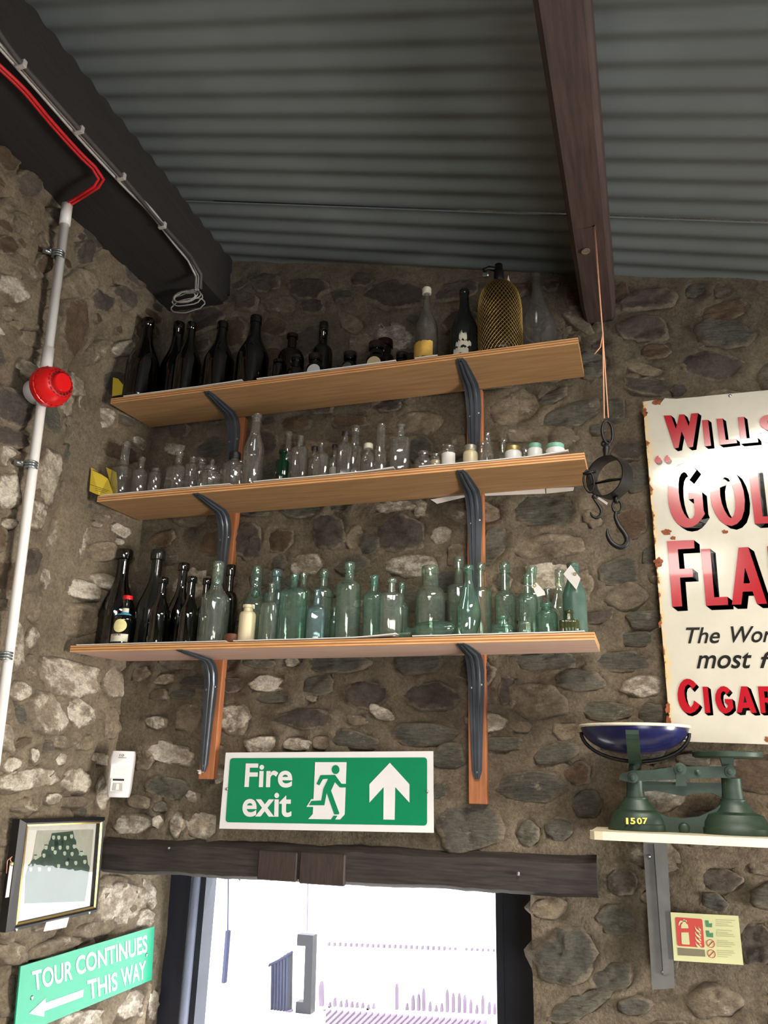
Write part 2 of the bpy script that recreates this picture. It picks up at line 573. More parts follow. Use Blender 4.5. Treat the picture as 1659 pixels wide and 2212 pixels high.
# stones read off the photograph: centre x, y, width, height, turn in degrees, kind
LEFT_ST = [
    (163, 708, 72, 120, -12, 'brown'), (33, 702, 32, 22, 0, 'tan'), (68, 732, 62, 30, 20, 'tan'), (57, 800, 54, 32, 38, 'pale'), (187, 827, 60, 46, 20, 'pale'),
    (212, 858, 26, 44, 0, 'pale'), (172, 874, 62, 38, 30, 'pale'), (233, 757, 40, 50, 40, 'tan'), (274, 751, 34, 34, 0, 'pale'), (27, 880, 100, 72, 30, 'dark'),
    (20, 945, 90, 42, 10, 'dark'), (11, 984, 40, 40, 0, 'pale'), (119, 1028, 86, 100, 25, 'pale'), (40, 1008, 50, 42, 0, 'tan'), (11, 1063, 52, 80, 0, 'pale'),
    (89, 1112, 62, 60, 30, 'pale'), (187, 1150, 86, 84, 12, 'pale'), (16, 1131, 44, 22, 10, 'pale'), (190, 1050, 46, 60, 10, 'tan'), (190, 918, 56, 44, 25, 'tan'),
    (256, 898, 40, 40, 20, 'pale'), (205, 973, 74, 44, 10, 'slate'), (222, 648, 46, 46, 0, 'dark'), (147, 1252, 78, 60, 22, 'pale'), (207, 1272, 58, 40, 18, 'pale'),
    (80, 1215, 56, 62, 0, 'dark'), (240, 1190, 40, 40, 0, 'tan'), (94, 1312, 86, 54, 14, 'tan'), (42, 1394, 44, 108, 0, 'pale'), (97, 1376, 50, 46, 10, 'pale'),
    (148, 1380, 46, 40, 0, 'pale'), (199, 1338, 58, 70, 0, 'tan'), (84, 1440, 42, 56, 0, 'tan'), (168, 1462, 108, 80, 8, 'pale'), (249, 1473, 52, 62, 0, 'pale'),
    (42, 1491, 56, 40, -5, 'pale'), (105, 1541, 82, 86, 0, 'pale'), (178, 1541, 48, 66, 0, 'pale'), (5, 1592, 42, 70, 0, 'pale'), (44, 1545, 36, 40, 20, 'slate'),
    (136, 1602, 52, 28, 0, 'tan'), (181, 1606, 44, 32, -10, 'tan'), (98, 1612, 26, 24, 0, 'dark'), (72, 1630, 22, 30, -10, 'pale'), (128, 1640, 26, 26, 0, 'pale'),
    (58, 1684, 124, 40, -6, 'pale'), (165, 1685, 66, 52, 0, 'pale'), (113, 1726, 38, 22, 0, 'pale'), (216, 1640, 36, 24, 20, 'pale'), (216, 1714, 24, 66, 0, 'pale'),
    (50, 1740, 52, 30, 0, 'tan'), (165, 1732, 50, 24, 0, 'tan'), (14, 341, 64, 44, 45, 'brown'), (20, 444, 34, 30, 0, 'tan'), (51, 485, 30, 60, -20, 'tan'),
    (96, 522, 28, 40, -15, 'tan'), (92, 572, 34, 36, 30, 'brown'), (45, 572, 96, 30, 38, 'tan'), (24, 624, 84, 52, 30, 'pale'), (174, 612, 56, 60, -40, 'tan'),
    (205, 505, 66, 56, 45, 'dark'), (287, 598, 60, 28, 40, 'dark'), (266, 639, 60, 30, 40, 'dark'), (180, 548, 40, 50, 20, 'dark'), (12, 676, 36, 34, 0, 'tan'),
    (118, 640, 30, 40, 0, 'brown'), (120, 470, 40, 40, 20, 'dark'), (60, 400, 60, 40, 40, 'dark'), (10, 530, 40, 40, 0, 'brown'), (110, 690, 34, 50, -10, 'tan'),
    (252, 1955, 110, 84, -25, 'pale'), (318, 1930, 32, 60, 0, 'pale'), (312, 1985, 36, 40, 0, 'pale'), (206, 2005, 90, 34, -18, 'tan'), (110, 2048, 110, 36, -16, 'tan'),
    (26, 2060, 60, 46, 0, 'tan'), (12, 2152, 44, 80, 0, 'tan'), (172, 2198, 100, 34, -16, 'pale'), (280, 2170, 74, 60, -10, 'pale'), (326, 2170, 20, 66, 0, 'pale'),
    (240, 1905, 50, 30, 0, 'tan'), (325, 2060, 20, 60, 0, 'tan'), (10, 2010, 24, 50, 0, 'tan'), (8, 1800, 40, 60, 0, 'tan'), (240, 1560, 30, 70, 0, 'tan'),
]
BACK_ST = [
    (338, 1560, 44, 28, 0, 'pale'), (408, 1552, 52, 56, 0, 'tan'), (368, 1627, 108, 44, 12, 'pale'), (314, 1641, 40, 40, 0, 'tan'), (366, 1700, 92, 46, 15, 'slate'),
    (417, 1722, 32, 24, 20, 'pale'), (290, 1779, 88, 44, 0, 'pale'), (345, 1776, 26, 34, 0, 'pale'), (382, 1783, 34, 54, 0, 'pale'), (437, 1785, 70, 64, 0, 'pale'),
    (345, 1500, 44, 24, 0, 'tan'), (397, 1500, 50, 22, 0, 'slate'), (474, 1675, 24, 36, 0, 'pale'), (578, 1478, 68, 36, -4, 'pale'), (594, 1507, 86, 20, 0, 'slate'),
    (685, 1477, 62, 44, 0, 'slate'), (674, 1508, 28, 16, 10, 'pale'), (734, 1434, 128, 38, 0, 'slate'), (633, 1430, 36, 22, 10, 'pale'), (905, 1434, 110, 44, 0, 'slate'),
    (790, 1502, 92, 56, 0, 'dark'), (824, 1540, 62, 26, 22, 'pale'), (936, 1504, 118, 58, 0, 'dark'), (506, 1552, 70, 60, 20, 'pale'), (660, 1552, 128, 40, 0, 'dark'),
    (565, 1608, 74, 36, -5, 'pale'), (640, 1608, 64, 30, 0, 'pale'), (694, 1606, 40, 26, 0, 'tan'), (770, 1600, 96, 36, 15, 'slate'), (913, 1588, 150, 46, 0, 'slate'),
    (773, 1556, 44, 20, 0, 'tan'), (560, 1432, 70, 22, 0, 'slate'), (968, 1634, 70, 46, 0, 'slate'), (1088, 1607, 74, 30, 0, 'slate'), (1200, 1628, 92, 40, -14, 'slate'),
    (1150, 1696, 150, 58, 2, 'slate'), (1016, 1785, 134, 96, 0, 'slate'), (1142, 1801, 48, 54, 0, 'slate'), (1208, 1790, 60, 48, 0, 'slate'), (950, 1709, 30, 34, 0, 'slate'),
    (1268, 1735, 70, 54, 0, 'slate'), (1246, 1672, 56, 50, 0, 'brown'), (1160, 1513, 112, 76, 0, 'tan'), (1098, 1492, 44, 54, 0, 'dark'), (1180, 1430, 134, 36, 0, 'slate'),
    (1345, 1430, 130, 40, 0, 'slate'), (1252, 1468, 104, 46, 0, 'slate'), (1386, 1482, 86, 46, 0, 'pale'), (1310, 1535, 118, 40, 0, 'slate'), (1406, 1545, 50, 50, 0, 'slate'),
    (1114, 880, 118, 70, -8, 'tan'), (1192, 860, 64, 28, -35, 'slate'), (1232, 899, 140, 46, -15, 'slate'), (1330, 890, 42, 52, 0, 'slate'), (1396, 838, 96, 36, 8, 'dark'),
    (1148, 938, 124, 36, 0, 'tan'), (1216, 951, 66, 46, 0, 'tan'), (1358, 975, 70, 40, 0, 'dark'), (1177, 1103, 140, 66, 4, 'slate'), (1370, 1035, 56, 52, 0, 'slate'),
    (1187, 1180, 150, 46, -6, 'tan'), (1066, 1182, 46, 92, 28, 'slate'), (1362, 1130, 72, 60, -10, 'brown'), (1337, 1236, 92, 62, -5, 'slate'), (1358, 1290, 92, 50, -12, 'tan'),
    (1402, 1200, 24, 40, 0, 'slate'), (1187, 1245, 100, 60, 0, 'pale'), (1262, 1266, 40, 60, 0, 'tan'), (1292, 1334, 72, 22, -6, 'dark'), (1394, 1340, 84, 38, 0, 'slate'),
    (1376, 1380, 70, 30, 0, 'slate'), (1280, 1122, 44, 30, 40, 'tan'), (640, 916, 62, 34, 0, 'brown'), (750, 910, 80, 24, 0, 'brown'), (905, 915, 108, 50, 0, 'tan'),
    (907, 972, 60, 50, 0, 'slate'), (992, 965, 36, 50, 0, 'tan'), (549, 1103, 72, 24, 4, 'slate'), (653, 1102, 92, 32, 0, 'slate'), (735, 1095, 46, 22, 0, 'slate'),
    (850, 1095, 88, 26, -4, 'pale'), (908, 1098, 32, 40, 0, 'pale'), (712, 1147, 70, 70, 0, 'dark'), (768, 1165, 36, 50, 0, 'tan'), (870, 1154, 100, 84, 5, 'dark'),
    (800, 1178, 44, 44, 0, 'slate'), (952, 1157, 44, 40, 0, 'pale'), (539, 1173, 58, 76, 0, 'dark'), (605, 1170, 58, 50, 0, 'brown'), (663, 1219, 70, 44, 0, 'pale'),
    (607, 1215, 34, 38, 0, 'slate'), (760, 1222, 80, 40, -8, 'slate'), (890, 1225, 110, 48, 0, 'pale'), (985, 1200, 36, 50, 0, 'tan'), (536, 653, 50, 34, 0, 'dark'),
    (608, 660, 64, 32, 6, 'tan'), (676, 664, 54, 28, 0, 'dark'), (760, 700, 62, 32, 30, 'tan'), (856, 728, 88, 50, 28, 'pale'), (782, 745, 52, 36, 0, 'tan'),
    (505, 719, 56, 60, 0, 'brown'), (590, 706, 70, 40, 0, 'brown'), (668, 625, 92, 40, 0, 'dark'), (856, 640, 130, 56, 0, 'dark'), (574, 612, 60, 38, 0, 'dark'),
    (1249, 697, 72, 24, 33, 'tan'), (1400, 648, 120, 44, -6, 'dark'), (1562, 672, 108, 38, -5, 'brown'), (1390, 712, 108, 50, 0, 'dark'), (1570, 725, 130, 54, 6, 'slate'),
    (1543, 794, 126, 56, 6, 'dark'), (1398, 801, 92, 24, 18, 'tan'), (1280, 790, 60, 56, 20, 'slate'), (1416, 762, 60, 34, 0, 'brown'), (1342, 640, 34, 46, 20, 'brown'),
    (1187, 1963, 76, 40, 0, 'tan'), (1226, 2065, 130, 120, -24, 'slate'), (1326, 2112, 90, 50, -18, 'slate'), (1250, 2172, 150, 46, -26, 'slate'), (1345, 1905, 66, 50, 0, 'dark'),
    (1330, 1990, 80, 60, 0, 'slate'), (990, 700, 80, 60, 0, 'dark'), (1150, 680, 70, 60, 0, 'dark'), (700, 800, 80, 30, 0, 'brown'), (420, 1470, 60, 24, 0, 'slate'),
    (1560, 1900, 90, 44, 4, 'dark'), (1540, 2160, 110, 60, 0, 'tan'), (1640, 2040, 80, 80, 0, 'dark'), (1500, 1640, 70, 30, 0, 'slate'),
]


def left_pt(x, y):
    p = on_x(x, y, XL)
    return (p.y, p.z)


def back_pt(x, y):
    p = on_y(x, y, YB)
    return (p.x, p.z)


def stones_from(lst, fn):
    out = []
    for (cx, cy, w, h, rot, kind) in lst:
        a = math.radians(rot)
        c = Vector(fn(cx, cy))
        w, h = w * 1.14, h * 1.16
        ex = Vector(fn(cx + math.cos(a) * w / 2, cy + math.sin(a) * w / 2)) - c
        ey = Vector(fn(cx + math.sin(a) * h / 2, cy - math.cos(a) * h / 2)) - c
        out.append((c, ex, ey, kind))
    return out


def fill_stones(out, lo, hi, n, kinds, rnd, blocked, cell=.006):
    """more stones where the photograph shows rubble too broken up to list"""
    nx, ny = int((hi[0] - lo[0]) / cell), int((hi[1] - lo[1]) / cell)
    X, Y = np.meshgrid(lo[0] + (np.arange(nx) + .5) * cell, lo[1] + (np.arange(ny) + .5) * cell)
    occ = np.zeros((ny, nx), bool)

    def mask(c, ex, ey, k):
        dx, dy = X - c.x, Y - c.y
        a = (dx * ex.x + dy * ex.y) / ex.length_squared
        b = (dx * ey.x + dy * ey.y) / ey.length_squared
        return (np.abs(a) ** 2.6 + np.abs(b) ** 2.6) < k ** 2.6

    X0, Y0 = X, Y

    def win(c, ex, ey):
        R = (ex.length + ey.length) * 1.15
        i0, i1 = max(0, int((c.x - R - lo[0]) / cell)), min(nx, int((c.x + R - lo[0]) / cell) + 1)
        j0, j1 = max(0, int((c.y - R - lo[1]) / cell)), min(ny, int((c.y + R - lo[1]) / cell) + 1)
        return slice(max(j0, 0), max(j1, 0)), slice(max(i0, 0), max(i1, 0))

    for (c, ex, ey, k) in out:
        w_ = win(c, ex, ey)
        X, Y = X0[w_], Y0[w_]
        if X.size:
            occ[w_] |= mask(c, ex, ey, 1.02)
    made = 0
    for s, tries in ((1.25, 900), (1.0, 1200), (.75, 1600), (.5, 2000), (.36, 1500)):
        for _ in range(tries):
            if made >= n:
                return
            c = Vector((rnd.uniform(lo[0], hi[0]), rnd.uniform(lo[1], hi[1])))
            i, j = min(nx - 1, int((c.x - lo[0]) / cell)), min(ny - 1, int((c.y - lo[1]) / cell))
            if occ[j, i]:
                continue
            rx, ry = rnd.uniform(.045, .085) * s, rnd.uniform(.028, .050) * s
            if blocked(c, rx, ry):
                continue
            a = rnd.uniform(-.3, .3)
            ex, ey = Vector((math.cos(a), math.sin(a))) * rx, Vector((-math.sin(a), math.cos(a))) * ry
            w_ = win(c, ex, ey)
            X, Y = X0[w_], Y0[w_]
            m_ = mask(c, ex, ey, 1.08)
            if not m_.any() or (occ[w_] & m_).sum() > .03 * m_.sum():
                continue
            occ[w_] |= mask(c, ex, ey, 1.02)
            out.append((c, ex, ey, kinds(c, rnd)))
            made += 1


def stone_mesh(parent, st, place, rnd, proud):
    c, ex, ey, kind = st
    seg, rings = 36, ((1.22, -.022), (1.08, -.010), (.99, -.003), (.93, .45), (.86, .85), (.70, 1.0), (.48, 1.0), (.22, 1.0))
    sd = Vector((rnd.uniform(0, 90), rnd.uniform(0, 90), rnd.uniform(0, 90)))
    size = min(ex.length, ey.length)
    # broken outline: straight sides between a handful of corners
    nc = rnd.randint(6, 9)
    cor = []
    off = rnd.uniform(0, 6.28)
    for i in range(nc):
        a = off + 2 * math.pi * (i + rnd.uniform(-.3, .3)) / nc
        ca, sa = math.cos(a), math.sin(a)
        r = (abs(ca) ** 3.2 + abs(sa) ** 3.2) ** (-1 / 3.2) * rnd.uniform(.90, 1.16)
        cor.append(Vector((ca, sa)) * r)
    cum = [0]
    for i in range(nc):
        cum.append(cum[-1] + (cor[(i + 1) % nc] - cor[i]).length)
    outl = []
    for k in range(seg):
        t = cum[-1] * k / seg
        i = max(j for j in range(nc) if cum[j] <= t + 1e-9)
        f = (t - cum[i]) / (cum[i + 1] - cum[i])
        q = cor[i].lerp(cor[(i + 1) % nc], f)
        q = q * (1 + .12 * noise.noise(sd + Vector((q.x * 2.4, q.y * 2.4, 0))) + .09 * noise.noise(sd + Vector((q.x * 6, q.y * 6, 4))))
        outl.append(q)
    outl = [(outl[k - 1] + outl[k] * 4 + outl[(k + 1) % seg]) / 6 for k in range(seg)]
    H = proud * rnd.uniform(.25, 1.25) * min(1, .4 + size / .05)
    tilt = Vector((rnd.uniform(-.6, .6), rnd.uniform(-.6, .6)))
    amp = min(1, size / .035)
    vs, fs = [], []
    for (k, hh) in rings:
        for q0 in outl:
            q = c + (ex * q0.x + ey * q0.y) * k
            if k > 1.05:
                h = hh
            else:
                w = Vector((q.x, q.y * 1.5, 0)) + sd
                ridge = 1 - abs(noise.noise(w * 13)) * 2
                h = (H * hh if hh > 0 else hh) * (1 + tilt.x * q0.x * k + tilt.y * q0.y * k)
                if kind in ('slate', 'dark'):      # cleaved ledges
                    lg = noise.noise(Vector((q.x * 5, q.y * 26, sd.x)))
                    h += .009 * (round(lg * 3) / 3) * amp
                h += (.010 * noise.noise(w * 14) + .007 * ridge * noise.noise(w * 7 + sd) + .006 * noise.noise(w * 42) + .003 * noise.noise(w * 110)) * amp
            vs.append(place(q.x, q.y, h))
    n = len(rings)
    for j in range(n - 1):
        for i in range(seg):
            l = (i + 1) % seg
            fs.append((j * seg + i, j * seg + l, (j + 1) * seg + l, (j + 1) * seg + i))
    fs.append([(n - 1) * seg + i for i in range(seg)])
    m = MB().add(vs, fs)
    ob = m.build('stone', M[kind], parent, smooth=True)
    at = ob.data.attributes.new('rim', 'FLOAT', 'POINT')
    rv = {1.22: 1.0, 1.08: 1.0, .99: 1.0, .93: .8, .86: .55, .70: .28, .48: .10, .22: 0.0}
    at.data.foreach_set('value', [rv[k] for (k, hh) in rings for _ in range(seg)])
    return ob


def rubble_sheet(name, u0, u1, v0, v1, step, place, stones, keep, amp, flip):
    nu, nv = int((u1 - u0) / step) + 1, int((v1 - v0) / step) + 1
    U = np.linspace(u0, u1, nu)
    Z = np.linspace(v0, v1, nv)
    H = np.zeros((nv, nu))
    for j in range(nv):
        for i in range(nu):
            w = Vector((U[i], Z[j], 3.1))
            H[j, i] = amp * (noise.noise(w * 4.2) * .9 + noise.noise(w * 11) * .55 + noise.noise(w * 31) * .28)
    UU, ZZ = np.meshgrid(U, Z)
    for (c, ex, ey, k) in stones:
        R = max(ex.length, ey.length) * 1.5
        m = (abs(UU - c.x) < R) & (abs(ZZ - c.y) < R)
        if not m.any():
            continue
        dx, dz = UU[m] - c.x, ZZ[m] - c.y
        a = (dx * ex.x + dz * ex.y) / ex.length_squared
        b = (dx * ey.x + dz * ey.y) / ey.length_squared
        d = np.sqrt(a * a + b * b)
        H[m] = H[m] + .0045 * np.clip(1.5 - d, 0, .4) / .4 - .030 * np.clip((.80 - d) / .15, 0, 1)
    vs = [place(U[i], Z[j], H[j, i]) for j in range(nv) for i in range(nu)]
    fs = []
    for j in range(nv - 1):
        for i in range(nu - 1):
            if keep((U[i] + U[i + 1]) / 2, (Z[j] + Z[j + 1]) / 2):
                q = (j * nu + i, j * nu + i + 1, (j + 1) * nu + i + 1, (j + 1) * nu + i)
                fs.append(q if not flip else q[::-1])
    return MB().add(vs, fs)


def place_back(u, v, h):
    return (u, YB - h, v)


def left_dip(u, v):
    # the wall is hollow where the shelf ends run into it
    return .078 * math.exp(-((u + .26) / .15) ** 2) * max(0, min(1, (v - 2.25) / .2)) * max(0, min(1, (3.5 - v) / .2))


def place_left(u, v, h):
    return (XL + h - left_dip(u, v), u, v)


# ---- back wall
bst = stones_from(BACK_ST, back_pt)
rnd = random.Random(11)


def blk_back(c, rx, ry):
    if not in_view(place_back(c.x, c.y, 0)):
        return True
    if c.x < DOOR_R + rx + .02 and c.y < 2.0 + ry:
        return True
    if c.x < 1.24 + rx and 1.84 - ry < c.y < 2.0 + ry:
        return True
    if c.y + ry > roof_z(c.x) - .02 or c.x - rx < XL + .02:
        return True
    return False


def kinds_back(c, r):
    if c.y > 3.2:  # mostly dark stones here, painting in the shade under the roof
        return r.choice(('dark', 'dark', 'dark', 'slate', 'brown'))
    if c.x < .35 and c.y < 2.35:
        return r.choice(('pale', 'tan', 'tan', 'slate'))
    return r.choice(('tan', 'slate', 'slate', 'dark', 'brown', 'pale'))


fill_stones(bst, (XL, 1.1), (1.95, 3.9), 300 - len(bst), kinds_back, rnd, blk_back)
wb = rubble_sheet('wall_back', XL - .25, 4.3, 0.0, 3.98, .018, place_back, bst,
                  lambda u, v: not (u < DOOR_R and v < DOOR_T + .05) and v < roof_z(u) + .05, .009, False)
wall_back = tag(wb.build('wall_back', M['mortar_dark'], None, True, origin=(1.2, YB, 0)), 'rubble stone end wall above the doorway, carrying the shelves', 'wall', None, 'structure')
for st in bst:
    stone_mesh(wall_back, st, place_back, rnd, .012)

# ---- left wall, running on as the reveal of the doorway
lst = stones_from(LEFT_ST, left_pt)


def blk_left(c, rx, ry):
    if not in_view(place_left(c.x, c.y, 0)):
        return True
    if c.x > .33 - rx or (c.x > -.02 - rx and c.y > DOOR_T - ry):
        return True
    return c.y + ry > 3.7


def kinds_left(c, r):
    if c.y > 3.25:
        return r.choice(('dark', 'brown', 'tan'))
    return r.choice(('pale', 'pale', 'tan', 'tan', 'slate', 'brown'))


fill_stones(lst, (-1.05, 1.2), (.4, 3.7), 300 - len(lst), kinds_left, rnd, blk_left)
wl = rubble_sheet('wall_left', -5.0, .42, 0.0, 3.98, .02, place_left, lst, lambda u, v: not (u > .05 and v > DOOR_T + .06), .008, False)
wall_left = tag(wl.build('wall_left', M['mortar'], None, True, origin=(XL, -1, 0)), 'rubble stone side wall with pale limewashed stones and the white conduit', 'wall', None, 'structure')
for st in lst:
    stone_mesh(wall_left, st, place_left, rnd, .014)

# ---- right reveal of the doorway, other walls, floor
m = MB()
nz, ny = 40, 8
vs = []
for j in range(nz):
    for i in range(ny):
        z = DOOR_T * 1.03 * j / (nz - 1)
        y = YB + .50 * i / (ny - 1)
        b = .018 * noise.noise(Vector((9, y * 6, z * 7))) + .012 * noise.noise(Vector((4, y * 15, z * 21)))
        vs.append((DOOR_R + b, y, z))
fs = [(j * ny + i, j * ny + i + 1, (j + 1) * ny + i + 1, (j + 1) * ny + i) for j in range(nz - 1) for i in range(ny - 1)]
m.add(vs, fs)
tag(m.build('wall_reveal', M['mortar'], None, True), 'rough stone side of the doorway on its right', 'wall', None, 'structure')
tag(MB().box((4.3, -5.05, 0), (4.45, .5, 3.1)).build('wall_right', M['mortar']), 'plain far side wall of the shed', 'wall', None, 'structure')
tag(MB().box((XL - .2, -5.2, 0), (2.1, -5.05, 4.0)).box((3.7, -5.2, 0), (4.45, -5.05, 4.0)).box((2.1, -5.2, 2.2), (3.7, -5.05, 4.0)).build('wall_front', M['mortar']), 'plain wall behind the photographer with the entrance', 'wall', None, 'structure')
tag(MB().box((XL - .2, -5.2, -.1), (4.45, .5, 0)).build('floor', M['floor']), 'worn stone floor of the shed', 'floor', None, 'structure')
# masonry behind the rubble face, over and beside the doorway, so that no daylight leaks in
tag(MB().box((DOOR_R + .04, .06, 0), (4.45, .5, 3.9)).box((XL - .2, .06, DOOR_T + .16), (DOOR_R + .04, .5, 3.95)).build('wall_core', M['mortar']), 'stone core of the end wall behind its face', 'wall', None, 'structure')
tag(MB().box((XL - .35, -5.2, 0), (XL - .06, .5, 4.1)).build('wall_left_core', M['mortar']), 'stone core of the side wall behind its face', 'wall', None, 'structure')

# ---- corrugated roof: two lapped runs of sheet
ceil = empty('ceiling', (1.5, -2, ROOF0 - RSL * 1.5), 'grey corrugated sheet roof falling to the right', 'ceiling', None, 'structure')
SKEW = .046


def roof_sheet(s0, s1, dz, x0=-.4, x1=4.5):
    pitch, amp, per = .0715, .0052, 10
    n = int((s1 - s0) / pitch * per)
    vs, fs = [], []
    for i in range(n + 1):
        s = s0 + (s1 - s0) * i / n
        hz = amp * math.cos(2 * math.pi * (s + .30) / pitch)
        for x in np.linspace(x0, x1, 9):
            y = s + SKEW * x
            vs.append((x, y, roof_z(x) + hz + dz))
    for i in range(n):
        for k in range(8):
            fs.append((i * 9 + k, (i + 1) * 9 + k, (i + 1) * 9 + k + 1, i * 9 + k + 1))
    top = [(p[0], p[1], p[2] + .004) for p in vs]
    N = len(vs)
    mm = MB().add(vs, fs)
    mm.add(top, [f[::-1] for f in fs])
    e = [(k, k + 1) for k in range(8)]
    mm.f += [(a, b, b + N, a + N) for a, b in e]
    mm.f += [(n * 9 + b, n * 9 + a, n * 9 + a + N, n * 9 + b + N) for a, b in e]
    return mm.build('roof_sheet', M['roof'], ceil, True, sharp=50)


roof_sheet(-.314, .62, -.001)
roof_sheet(-2.52, -.324, .005)
roof_sheet(-5.4, -2.50, -.004)
tag(MB().box((-.5, -5.4, 4.06), (4.7, .8, 4.1)).build('roof_decking', M['plate']), 'dark boarding over the roof sheets', 'roof', None, 'structure')

# trim round the clear roof panel that lights this end
m = MB()
for (a_, b_) in (((1.33, -1.58), (1.36, -1.06)), ((2.34, -1.58), (2.37, -1.06)), ((1.33, -1.61), (2.37, -1.58)), ((1.33, -1.06), (2.37, -1.03))):
    zz = roof_z((a_[0] + b_[0]) / 2)
    m.add([(x, y, roof_z(x) + dz) for dz in (-.045, .0) for (x, y) in ((a_[0], a_[1]), (b_[0], a_[1]), (b_[0], b_[1]), (a_[0], b_[1]))], [(0, 3, 2, 1), (4, 5, 6, 7), (0, 1, 5, 4), (1, 2, 6, 5), (2, 3, 7, 6), (3, 0, 4, 7)])
tag(m.build('trim_1', M['purlin']), 'timber trim round the clear roof panel', 'trim', None, 'structure')

# ---- timbers
m = MB()
prof = [(XL - .08, 3.70), (.030, 3.695), (.046, 3.71), (.045, 4.0), (XL - .08, 4.0)]
ys = np.linspace(-5.0, YB + .02, 40)
vs, fs = [], []
for i, y in enumerate(ys):
    for (x, z) in prof:
        vs.append((x + (.006 * noise.noise(Vector((x * 9, y * 3, 1))) if x > -.1 else 0), y, z + (.006 * noise.noise(Vector((x * 9, y * 2.4, 7))) if z < 3.9 else 0)))
for i in range(39):
    for k in range(5):
        l = (k + 1) % 5
        fs.append((i * 5 + k, i * 5 + l, (i + 1) * 5 + l, (i + 1) * 5 + k))
m.add(vs, fs)
tag(m.build('wall_plate', M['plate']), 'blackened timber wall plate under the left edge of the roof', 'beam', None, 'structure')

m = MB()
vs, fs = [], []
prof = [(1.238, 3.445), (1.248, 3.432), (1.322, 3.430), (1.333, 3.442), (1.337, 3.60), (1.232, 3.62)]
ys = np.linspace(-5.0, YB + .03, 50)
for i, y in enumerate(ys):
    tp = max(0, (y + .06) / .1)
    for (x, z) in prof:
        vs.append((1.285 + (x - 1.285) * (1 - .12 * tp) + .003 * noise.noise(Vector((x * 20, y * 3, 1))), y, z + .003 * noise.noise(Vector((x * 20, y * 4, 7))) - .01 * tp * (z < 3.5)))
for i in range(49):
    for k in range(6):
        l = (k + 1) % 6
        fs.append((i * 6 + k, i * 6 + l, (i + 1) * 6 + l, (i + 1) * 6 + k))
fs += [list(range(5, -1, -1)), [49 * 6 + k for k in range(6)]]
m.add(vs, fs)
purlin = tag(m.build('roof_purlin', M['purlin'], None, True, sharp=25), 'dark reddish timber purlin running up to the end wall', 'beam', None, 'structure')
kn = on_z(1265, 541, 3.431)
MB().lathe(kn - V(0, 0, .004), [(.011, 0), (.011, .003), (.007, .004)], 16, up=(1, 0, 0)).build('timber_plug', M['tan'], purlin)

# ---- lintel
a, b, c, d = on_y(224, 1812, -.012), on_y(1288, 1852, -.012), on_y(1286, 1941, -.012), on_y(228, 1886, -.012)
nx = 60
vs, fs = [], []
for i in range(nx + 1):
    t = i / nx
    tp, bt = a.lerp(b, t), d.lerp(c, t)
    sag = .012 * math.sin(math.pi * t)
    wv = lambda k: .006 * noise.noise(Vector((t * 9, k * 3.3, 2))) + .003 * noise.noise(Vector((t * 40, k * 5, 2)))
    ring = [(tp.x, .01, tp.z + wv(1) + .004), (tp.x, -.016 + wv(2), tp.z - .012 + wv(1)), (tp.x, -.02 + wv(5), (tp.z + bt.z) / 2), (tp.x, -.016 + wv(3), bt.z + .01 + wv(4)), (tp.x, .004, bt.z + wv(4)), (tp.x, .46, bt.z + wv(6)), (tp.x, .46, tp.z + .02)]
    vs += ring
k = 7
for i in range(nx):
    for j in range(k):
        l = (j + 1) % k
        fs.append((i * k + j, i * k + l, (i + 1) * k + l, (i + 1) * k + j))
fs += [list(range(k - 1, -1, -1)), [nx * k + j for j in range(k)]]
lin_o = tag(MB().add(vs, fs).build('lintel', M['oak'], None, True, sharp=35), 'old dark oak lintel across the top of the doorway', 'lintel', None, 'structure')
p = on_y(650, 1876, -.026)
MB().bevbox((p.x - .125, -.0265, p.z - .034), (p.x - .012, -.012, p.z + .038), .003).build('timber_patch', m_wood('patch_wood', lin(44, 33, 29), lin(66, 52, 45), 10, (14, 4, 2), .7), lin_o)
MB().bevbox((p.x - .004, -.028, p.z - .036), (p.x + .122, -.012, p.z + .040), .003).build('timber_patch', bpy.data.materials['patch_wood'], lin_o)
for (x, y) in ((519, 1899), (366, 1832), (1120, 1886), (1370 - 250, 1889)):
    q = on_y(x, y, -.024)
    MB().lathe(q, [(.004, -.001), (.0035, .004), (.001, .006)], 8, axis=(0, -1, 0)).build('nail_head', M['galv'], lin_o)

# ---- door frame inside the wall and its pale stop
YD = .40
dl = on_y(345, 2000, YD).x
m = MB().box((XL - .02, YD, 0), (on_y(404, 2000, YD).x, YD + .07, DOOR_T + .03)).box((on_y(417, 2000, YD).x, YD, 0), (on_y(437, 2000, YD).x, YD + .07, DOOR_T + .03))
dr0 = on_y(1071, 2000, YD).x
m.box((dr0, YD, 0), (DOOR_R + .05, YD + .07, DOOR_T + .03)).box((XL - .02, YD + .01, DOOR_T + .0), (DOOR_R + .05, YD + .07, DOOR_T + .10))
frame = tag(m.build('door_1', M['sill']), 'dark painted frame of the open doorway', 'door', None, 'structure')
x0, x1 = on_y(402, 2000, YD - .015).x, on_y(420, 2000, YD - .015).x
MB().tube([((x0 + x1) / 2, YD + .0, 0), ((x0 + x1) / 2, YD + .0, DOOR_T + .02)], (x1 - x0) / 2, 14).build('door_stop', M['post_grey'], frame, True)
MB().box((dr0 + .018, YD - .006, 0), (dr0 + .022, YD + .002, DOOR_T)).build('frame_bead', M['sill'], frame)

